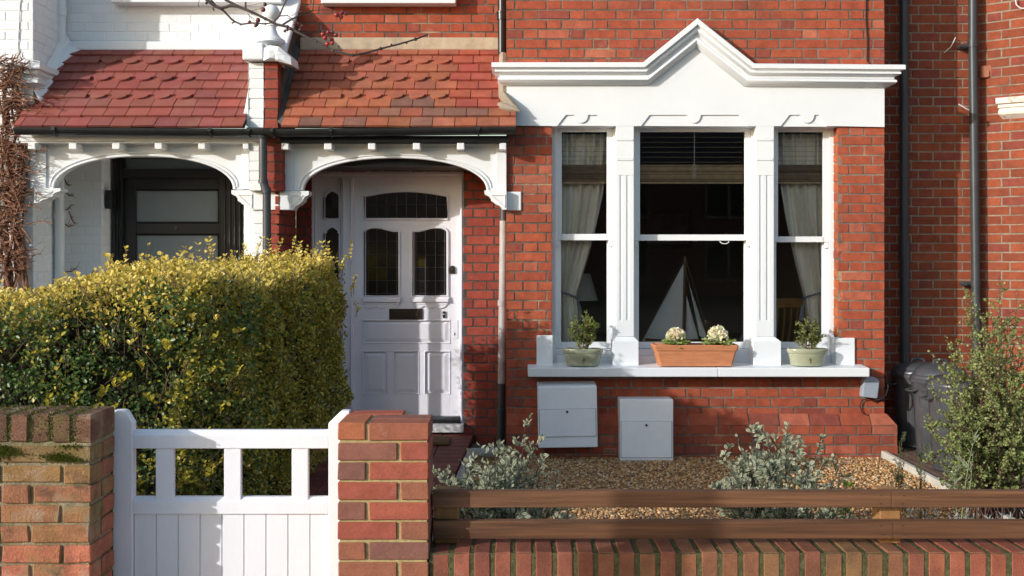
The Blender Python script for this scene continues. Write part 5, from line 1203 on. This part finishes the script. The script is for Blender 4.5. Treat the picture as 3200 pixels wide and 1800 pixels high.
def leafy(par, stems, leaf, nleaf, cm, ce, mat, sub=6, sublen=.12, r0=.004, fold=.2, upn=(-.3,-.5,.7), wr=(.26,.36), shape=(.4,.78,.8), seed=1, side=1.0, fwd=.7, bark=None, subup=.35, tipbias=.15):
    rg = np.random.default_rng(seed); st = MB(); Pt, D = [], []
    for (p0, tip, bow) in stems:
        p0 = Vector(p0); tip = Vector(tip); H = (tip-p0).length; mid = (p0+tip)/2+Vector(bow)
        bz = lambda u: p0.lerp(mid,u).lerp(mid.lerp(tip,u),u)
        pts = [bz(k/7) for k in range(8)]; st.tube(pts, [r0*(1-.75*k/7) for k in range(8)], 5)
        segs = [(pts, 1.4)]; main = (tip-p0).normalized()
        for k in range(sub):
            u = rg.uniform(.2,.97); b = bz(u); d = Vector(rg.normal(size=3)); d = (d.normalized()*.9 + main*.5 + Vector((0,0,subup))).normalized()*sublen*rg.uniform(.5,1.2)*(1.15-.5*u)
            q = [b, b+d*.5+Vector((0,0,-.006)), b+d]; st.tube(q, [r0*.45,r0*.35,r0*.2], 4); segs.append((q, .8))
        tot = sum(w for _, w in segs)
        for (pp, w) in segs:
            for j in range(max(2,int(nleaf*w/tot))):
                u = (tipbias+(1-tipbias)*rg.uniform()**.8)*(len(pp)-1); i = min(int(u),len(pp)-2); q = pp[i].lerp(pp[i+1],u-i); ax = (pp[i+1]-pp[i]).normalized()
                d = Vector(rg.normal(size=3)); d = (d-ax*d.dot(ax)).normalized()*side + ax*fwd*rg.uniform(.3,1.4); Pt.append(q[:]); D.append(d[:])
    Pt = np.array(Pt); D = np.array(D); n = len(Pt); ln = RNG.uniform(leaf*.6,leaf*1.15,n); k = RNG.uniform(.8,1.15,(n,1))
    leaves('foliage', Pt, D, rnd(n,.55)+np.array(upn), ln, ln*RNG.uniform(*wr,n), cmix(n,*cm)*k, cmix(n,*ce)*k, mat, par, fold=fold, shape=shape)
    st.build('stems', bark or m_twig, par)
def dome_stems(c, rx, ry, h, n, seed, flat=.5, spread=1.):
    rg = np.random.default_rng(seed); out = []
    for k in range(n):
        a = rg.uniform(0,6.2832); t = math.sqrt(rg.uniform(0,1)); hh = h*(1-flat*t*t)*rg.uniform(.75,1.02)
        tip = (c[0]+rx*t*math.cos(a), c[1]+ry*t*math.sin(a), c[2]+hh); out.append(((c[0]+.06*math.cos(a),c[1]+.05*math.sin(a),c[2]), tip, (rx*.18*math.cos(a)*t, ry*.18*math.sin(a)*t, -.04*h)))
    return out
VG = ((.075,.105,.06),(.16,.20,.12)); VE = ((.40,.42,.28),(.66,.64,.46))
s1 = thing('variegated_shrub', 'grey green shrub with cream edged leaves nearest the gate pillar', 'shrub', (X(1560,5.3),5.3,0), 'variegated shrubs behind the timber rails')
st_ = dome_stems((X(1575,5.3),5.25,0), .40,.34,.60, 46, 21, .50)
for (px,py,y) in ((1640,1322,5.35),(1625,1375,5.35),(1700,1395,5.3),(1560,1385,5.4),(1540,1390,5.5),(1470,1410,5.5),(1370,1480,5.2),(1400,1460,5.3),(1660,1380,5.4)): st_.append(((X(1590,5.3),5.3,0), P(px,py+3,y), (.02,.0,.05)))
leafy(s1, st_, .037, 80, VG, VE, m_leaf2, 5, .13, .0045, .12, (-.25,-.55,.6), (.17,.24), (.42,.75,.75), 31, fwd=1.1, bark=M('purple_stem', (.05,.03,.03), rough=.8))
s2 = thing('variegated_shrub', 'sunlit shrub with cream edged leaves in front of the bay plinth', 'shrub', (X(2430,5.5),5.5,0), 'variegated shrubs behind the timber rails')
st_ = dome_stems((X(2440,5.5),5.45,0), .38,.34,.66, 46, 22, .50)
for (px,py,y) in ((2345,1335,5.6),(2300,1360,5.5),(2395,1345,5.6),(2425,1360,5.5),(2490,1385,5.5),(2250,1425,5.5),(2560,1400,5.5),(2580,1440,5.4),(2380,1330,5.7)): st_.append(((X(2440,5.5),5.5,0), P(px,py+3,y), (-.02,.0,.05)))
leafy(s2, st_, .037, 95, VG, VE, m_leaf2, 5, .13, .0045, .12, (-.25,-.55,.6), (.17,.24), (.42,.75,.75), 32, fwd=1.1, bark=bpy.data.materials['purple_stem'])
lb_ = thing('small_leaved_bush', 'tall airy bush with tiny pale green leaves in front of the dustbins', 'bush', (2.75,6.0,0))
st_ = []
rg_ = np.random.default_rng(8)
for k in range(120):
    px = rg_.normal(3110,85); y = rg_.uniform(5.7,6.5); t = abs(px-3120)/200
    py = rg_.uniform(985,1420) + 200*t*t; st_.append(((X(3110,6.1)+rg_.normal()*.06,6.1+rg_.normal()*.05,0), P(px,py,y), (rg_.normal()*.05,rg_.normal()*.05,.12)))
for (px,py,y) in ((3122,862,6.0),(3128,930,6.1),(3095,935,6.1),(3030,925,6.0),(3015,915,6.0),(3060,945,6.0),(3180,905,6.0),(2960,1085,6.0),(2905,1095,6.0),(2930,1120,5.9),(2955,1130,6.0),(2900,1215,5.9),(2960,1240,5.9),(2890,1330,5.9),(2900,1420,5.9),(2930,1445,5.9),(2940,1285,5.9),(2985,1060,6.1),(3000,1000,6.1),(3050,990,6.1),(3150,960,6.2),(2985,1350,5.8),(2960,1400,5.8),(3200,1000,6.1),(2950,1480,5.8)):
    st_.append(((X(3080,6.05),6.05,.0), P(px,py,y), (.06,0,.10)))
leafy(lb_, st_, .0155, 225, ((.11,.16,.03),(.32,.36,.13)), ((.14,.19,.035),(.40,.43,.17)), m_leaf2, 10, .15, .004, .15, (-.4,-.5,.6), (.34,.46), (.45,.8,.8), 33, bark=M('red_twig', (.10,.05,.04), rough=.8), tipbias=.3)
def rosemary(label, px, ytop, Y, n, seed):
    o = thing('rosemary', label, 'herb', (X(px,Y),Y,0), 'rosemary sprigs at the gravel edge'); rg = np.random.default_rng(seed); st = []
    for k in range(n): st.append(((X(px,Y)+rg.normal()*.015,Y+rg.normal()*.02,0), P(px+rg.normal()*12*(k>0),ytop+abs(rg.normal())*70*(k>0),Y), (rg.normal()*.02,0,.02)))
    leafy(o, st, .020, 210, ((.05,.08,.035),(.12,.15,.06)), ((.06,.09,.04),(.14,.17,.08)), m_leaf2, 2, .09, .003, .1, (-.3,-.4,.6), (.06,.09), (.3,.7,.9), seed, fwd=1.1, tipbias=.02)
rosemary('upright rosemary sprig nearest the bay corner', 2820, 1372, 6.3, 4, 41); rosemary('short rosemary sprig beside the pale edging board', 2887, 1398, 6.1, 4, 42); rosemary('thin young rosemary in the gravel beside the sunlit shrub', 2632, 1432, 6.0, 2, 43)
o = thing('grey_leaved_plant', 'tall thin grey green stem rising in front of the leafy bush', 'plant', (X(3010,5.6),5.6,0))
leafy(o, [((X(3000,5.6),5.6,0),P(3048,1352,5.6),(-.03,0,0)),((X(3000,5.6),5.6,0),P(3040,1420,5.6),(.02,0,0)),((X(3000,5.6),5.6,0),P(2985,1455,5.6),(-.02,0,.03))], .05, 34, ((.17,.21,.12),(.26,.30,.19)), ((.2,.24,.14),(.3,.34,.22)), m_leaf2, 1, .1, .004, .05, (-.3,-.5,.4), (.06,.09), (.3,.7,.9), 44, fwd=2., tipbias=.1, bark=M('green_stem', (.22,.26,.12), rough=.7))
o = thing('silver_lavender', 'low silvery grey lavender showing between the rails at the right', 'plant', (X(3000,4.7),4.75,0)); st_ = []
for k in range(170):
    px = rg_.uniform(2880,3330); y = rg_.uniform(4.5,5.0); st_.append(((X(px,y)+rg_.normal()*.03,y,.0), (X(px,y)+rg_.normal()*.08,y+rg_.normal()*.05,rg_.uniform(.24,.36)), (0,0,.02)))
leafy(o, st_, .03, 24, ((.22,.25,.22),(.42,.45,.42)), ((.26,.29,.26),(.48,.5,.48)), m_leaf2, 2, .08, .0025, .05, (-.3,-.5,.6), (.06,.10), (.3,.7,.9), 45, fwd=1.2)
o = thing('lime_seedling', 'small bright lime green seedling beside the sunlit shrub', 'plant', (X(2637,5.6),5.6,0)); c = (X(2637,5.6),5.6)
leafy(o, [((c[0],c[1],0),(c[0]+a,c[1]+b,h),(0,0,.03)) for a,b,h in ((.0,0,.33),(-.04,.0,.27),(.04,-.02,.28),(.02,.03,.25))], .04, 12, ((.20,.30,.03),(.32,.42,.05)), ((.26,.36,.04),(.4,.48,.08)), m_leaf2, 1, .05, .003, .1, (-.3,-.5,.6), (.28,.36), (.4,.78,.8), 46)
n = 110; lx = RNG.uniform(-.3,2.6,n); ly = RNG.uniform(5.0,8.0,n)
fl = leaves('leaf_litter', np.stack([lx,ly,np.full(n,.018)],1), rnd(n)*np.array([1,1,.15]), np.tile([0,0,1.],(n,1))+rnd(n,.3), RNG.uniform(.02,.045,n), RNG.uniform(.007,.014,n), cmix(n,(.10,.05,.02),(.32,.22,.10)), cmix(n,(.14,.07,.03),(.36,.26,.12)), m_leaf2)
fl['kind'] = 'stuff'; fl['label'] = 'dry fallen leaves scattered on the gravel'; fl['category'] = 'leaves'
# bare creeper on the white bay
cr = thing('bare_creeper', 'bare brown climbing creeper with twiggy stems on the white bay at the left edge', 'creeper', (X(45),B-.05,0))
st = MB(); rg = np.random.default_rng(12)
for k in range(13):
    ph = rg.uniform(0,6); xo = rg.uniform(-.09,.09); pts = []; zt_ = Z(rg.uniform(195,330)); n = 34
    for j in range(n+1):
        z = zt_*j/n; lean = .02-.03*(j/n); pts.append((X(52)+xo*(1-.3*j/n)+lean+.028*math.sin(z*6+ph)+.015*math.sin(z*17+ph*2), B-.05-.02*(k%3)+.015*math.cos(z*9+ph), z))
    st.tube(pts, [.017*(1-.6*j/n)*(.7+.5*(k%2)) for j in range(n+1)], 7)
st.build('stems', m_vine, cr, smooth=True)
tw = MB()
tiers = [(Z(y_), rg.uniform(.4,1.3), rg.normal()*.03) for y_ in np.arange(195,850,17)]
for (zt_, dens, dx_) in tiers:
    for k in range(int(21*dens)):
        z = zt_+rg.normal()*.014; base = Vector((X(46)+dx_+rg.normal()*.05, B-.05-rg.uniform(0,.06), z)); s_ = rg.choice([-1,1],p=[.42,.58])
        L = rg.uniform(.04,.12)*(1+1.0*(rg.uniform()<.16)); d = Vector((s_*rg.uniform(.4,1.), -rg.uniform(-.1,.7), rg.normal()*.28-.05)).normalized()
        p1 = base+d*L*.5+Vector((0,0,rg.normal()*.008)); p2 = base+d*L+Vector((0,0,rg.normal()*.018)); r = rg.uniform(.0022,.0052)
        tw.tube([base,p1,p2],[r*1.3,r,r*.55],5)
        for q_ in range(rg.integers(0,3)):
            e = Vector((rg.normal()*.6+s_*.5,rg.normal()*.4-.2,rg.normal()*.6)).normalized()*L*rg.uniform(.25,.6); tw.tube([p1,p1+e],[r*.7,r*.4],4)
for (pts_, r) in (([(70,290),(100,300),(135,322),(165,332)],.005),([(60,262),(95,280),(140,276)],.004),([(80,350),(115,362),(160,380),(190,386)],.007),([(70,340),(110,345),(150,372)],.005),([(60,240),(75,205),(92,190)],.006),([(35,250),(48,210),(52,188)],.006),([(75,320),(118,318)],.004),([(80,480),(125,470),(150,462)],.004),([(80,530),(118,540),(150,520)],.004),([(80,700),(130,690),(165,700)],.004),([(70,610),(120,605),(140,618)],.004),([(85,815),(115,790),(128,795)],.005)):
    P3 = [Vector(P(p_,q_,B-.10-.02*i)) for i,(p_,q_) in enumerate(pts_)]; tw.tube(P3,[r*(1-.5*i/len(P3)) for i in range(len(P3))],6)
    for k in range(9):
        i = rg.integers(0,len(P3)-1); q = P3[i].lerp(P3[i+1],rg.uniform()); tw.tube([q,q+Vector((rg.uniform(-.01,.05),rg.normal()*.02-.01,rg.normal()*.03))],[r*.5,r*.25],4)
tw.build('twigs', m_vine, cr)
tw = MB()
for (a,b,c,d) in ((215,660,235,700),(205,700,225,705),(205,600,228,612),(205,655,222,640),(240,905,298,838),(205,850,240,835),(202,560,215,580)):
    tw.tube([P(a,b,8.45),P((a+c)/2,(b+d)/2+6,8.43),P(c,d,8.42)],[.009 if a==240 else .005,.006,.003],5)
    for k in range(5): q = Vector(P(a+(c-a)*(.4+.15*k),b+(d-b)*(.4+.15*k),8.43)); tw.tube([q,q+Vector((rg.uniform(.01,.05),-.02,rg.normal()*.025))],[.0028,.001],4)
tw.build('side_shoots', m_vine, cr)
# street tree: trunk stands left of the view, a berry-bearing branch hangs in
tr = thing('berry_tree', 'bare tree branch with red berries hanging across the top left', 'tree', (-3.52,1.18,-.03))
tb = MB(); tb.tube([(-3.52,1.18,-.05),(-3.51,1.19,.4),(-3.50,1.20,1.6),(-3.47,1.22,2.7),(-3.52,1.20,3.6),(-3.6,1.1,5.2)],[.16,.125,.12,.115,.09,.05],14)
tb.tube([(-3.47,1.22,2.6),(-3.0,1.6,3.1),(-2.3,2.2,3.15),(-1.7,2.9,2.85),P(600,-140,3.4)],[.05,.035,.025,.016,.010],9)
tb.tube([(-3.5,1.2,3.1),(-3.9,1.0,3.9),(-4.4,.9,4.9)],[.06,.04,.02],8); tb.tube([(-3.52,1.2,3.5),(-3.2,.8,4.3),(-2.7,.5,5.0)],[.05,.035,.015],8)
tb.build('trunk', m_bark, tr, smooth=True)
YBR = 3.4
def BP(p, dy=0.): return P(600+p[0]/3.22, p[1]/3.22, YBR+dy)
bm_ = MB()
def br(pts, r0, r1, dy=0.):
    n = len(pts); bm_.tube([BP(p, dy*i/(n-1)) for i,p in enumerate(pts)], [r0+(r1-r0)*i/(n-1) for i in range(n)], 7)
    for i in range(1,n-1):
        if i % 2: q = Vector(BP(pts[i],dy*i/(n-1))); bm_.ball(q, r0*.9+.0005, 6)
br([(-40,-300),(100,-60),(150,0),(230,60),(290,85),(380,58),(450,62),(540,95),(640,140),(740,190),(850,245),(960,270),(1100,345),(1250,420),(1350,475),(1420,510),(1500,530),(1620,555),(1740,535),(1900,490),(2080,445),(2250,395),(2380,345)],.0058,.0026)
br([(0,-440),(200,-120),(340,0),(460,62),(540,96)],.005,.004,.0); br([(190,0),(240,60),(320,110),(400,195),(430,215),(490,245),(600,232),(740,240),(820,225)],.0036,.0022,.05)
br([(830,212),(880,160),(905,95),(950,0),(990,-120)],.003,.002,-.04); br([(915,247),(1000,195),(1100,150),(1215,105),(1225,0),(1220,-60)],.0032,.0018,.03)
br([(1215,105),(1350,97),(1430,120),(1470,128)],.0012,.0009,.03); br([(880,160),(960,155),(1010,190)],.0016,.001); br([(430,215),(400,236)],.003,.002); br([(1475,530),(1475,460)],.002,.003)
br([(210,75),(220,105)],.002,.003); br([(540,100),(540,20)],.003,.0035); br([(70,75),(62,50),(90,-60)],.0008,.0008); br([(2000,465),(2010,440)],.0025,.003); br([(2150,425),(2165,440)],.0025,.003); br([(1300,310),(1310,200),(1280,140)],.0008,.0008); br([(1320,340),(1300,300),(1290,260)],.0008,.0008); br([(1230,380),(1300,335)],.0012,.0008)
BER = [(735,45,20),(717,97,25),(665,203,24),(650,243,22),(640,258,18),(580,222,18),(145,30,15),(1095,120,16),(1035,242,20),(1068,240,16),(1108,262,15),(935,312,15),(960,300,14),(985,292,14),(1012,302,13),(1090,300,17),(1455,150,25),(1512,127,22),(1500,170,22),(1550,135,21),(1320,345,25),(1370,325,20),(1412,325,22),(1450,352,22),(1340,380,22),(1408,400,22),(1412,432,20),(1362,443,23)]
AT = {0:(560,60),1:(600,110),2:(590,140),3:(570,150),4:(575,160),5:(560,130),6:(150,5),7:(1000,160),8:(990,200),9:(990,195),10:(960,180),11:(960,275),12:(965,275),13:(975,280),14:(985,285),15:(1050,230),16:(1400,112),17:(1430,118),18:(1440,122),19:(1460,125)}
for i,(a,b,r) in enumerate(BER):
    q = AT.get(i,(1305,310)); m_ = ((a+q[0])/2+6,(b+q[1])/2-12); bm_.tube([BP(q),BP(m_),BP((a,b-r))],[.0008,.0007,.0007],4)
bm_.build('branch', m_bark, tr, smooth=True)
for i,(a,b,r) in enumerate(BER):
    mb = MB(); rr = r/3.22*YBR/F; c = (.33,.02,.018) if i >= 16 and i not in (19,22,23) else ((.16,.035,.03) if i % 3 else (.07,.03,.028))
    mb.ball(BP((a,b), jit(.012)), rr, 9, 0, c, 1.02); mb.ball(Vector(BP((a,b)))+Vector((rr*.25,-rr*.4,-rr*.85)), rr*.22, 5, 0, (.02,.015,.013)); mb.build('berry', m_berry, tr, smooth=True)

# ================================================================ ACROSS THE STREET (mirrored in the panes)
op = thing('brick_house', 'brick terrace across the street mirrored faintly in the panes', 'house', (0,-26,0))
OPH = 5.0
mb = MB(); mb.box(-24,24,-33,-26,-.1,OPH); mb.build('wall', M('far_brick', (.25,.11,.08), rough=.9, var=.2, vs=3), op)
mb = MB(); mb.prism([(-24.3,OPH),(24.3,OPH),(24.3,OPH+.2),(-24.3,OPH+.2)], -33.3, -25.6); v = [(-24,-25.7,OPH+.2),(24,-25.7,OPH+.2),(24,-29.5,OPH+2.2),(-24,-29.5,OPH+2.2),(-24,-33.2,OPH+.2),(24,-33.2,OPH+.2)]
mb.add(v,[(0,1,2,3),(3,2,5,4),(0,3,4),(1,5,2)]); mb.build('roof', M('slate', (.09,.09,.10), rough=.7), op)
for k in range(-5,6):
    for (z0,z1) in ((.6,2.1),(3.1,4.5)):
        mb = MB(); x = k*4.1+.4; mb.box(x-.95,x+.95,-26.0,-25.93,z0-.12,z1+.12); w_ = mb.build('window', m_stone, op); q = MB()
        for d in (-.46,.46): q.box(x+d-.40,x+d+.40,-25.93,-25.92,z0,z1)
        q.build('pane', m_dark, w_)
# ================================================================ LIGHT, SKY, CAMERA
world = bpy.data.worlds.new('World'); SC.world = world; world.use_nodes = True; nt = world.node_tree
sky = nt.nodes.new('ShaderNodeTexSky'); sky.sky_type = 'NISHITA'; sky.sun_disc = False
sv = Vector((-T,-1.,V)).normalized(); el = math.asin(sv.z)
sky.sun_elevation = el; sky.sun_rotation = math.atan2(sv.x, sv.y); sky.air_density = 1.4; sky.dust_density = 1.8; sky.ozone_density = 2.
nt.links.new(sky.outputs[0], nt.nodes['Background'].inputs[0]); nt.nodes['Background'].inputs[1].default_value = .15
sl = bpy.data.lights.new('sun', 'SUN'); sl.energy = 2.6; sl.angle = math.radians(.53); sl.color = (1.,.98,.95)
so = bpy.data.objects.new('sun', sl); COL.objects.link(so); so.rotation_euler = (-sv).to_track_quat('-Z','Y').to_euler(); so.location = (-10,-7,8)
cam = bpy.data.cameras.new('camera'); cam.sensor_width = 36.; cam.lens = 36*F/3200; cam.clip_start = .05; cam.clip_end = 500
cam.shift_x = 0.; cam.shift_y = -100/3200
co = bpy.data.objects.new('camera', cam); COL.objects.link(co); co.location = (0,0,CZ); co.rotation_euler = (math.radians(90),0,0); SC.camera = co
SC.view_settings.view_transform = 'Standard'; SC.view_settings.look = 'None'; SC.view_settings.gamma = 1.; SC.view_settings.exposure = .58
SC.cycles.max_bounces = 8; SC.cycles.transparent_max_bounces = 12
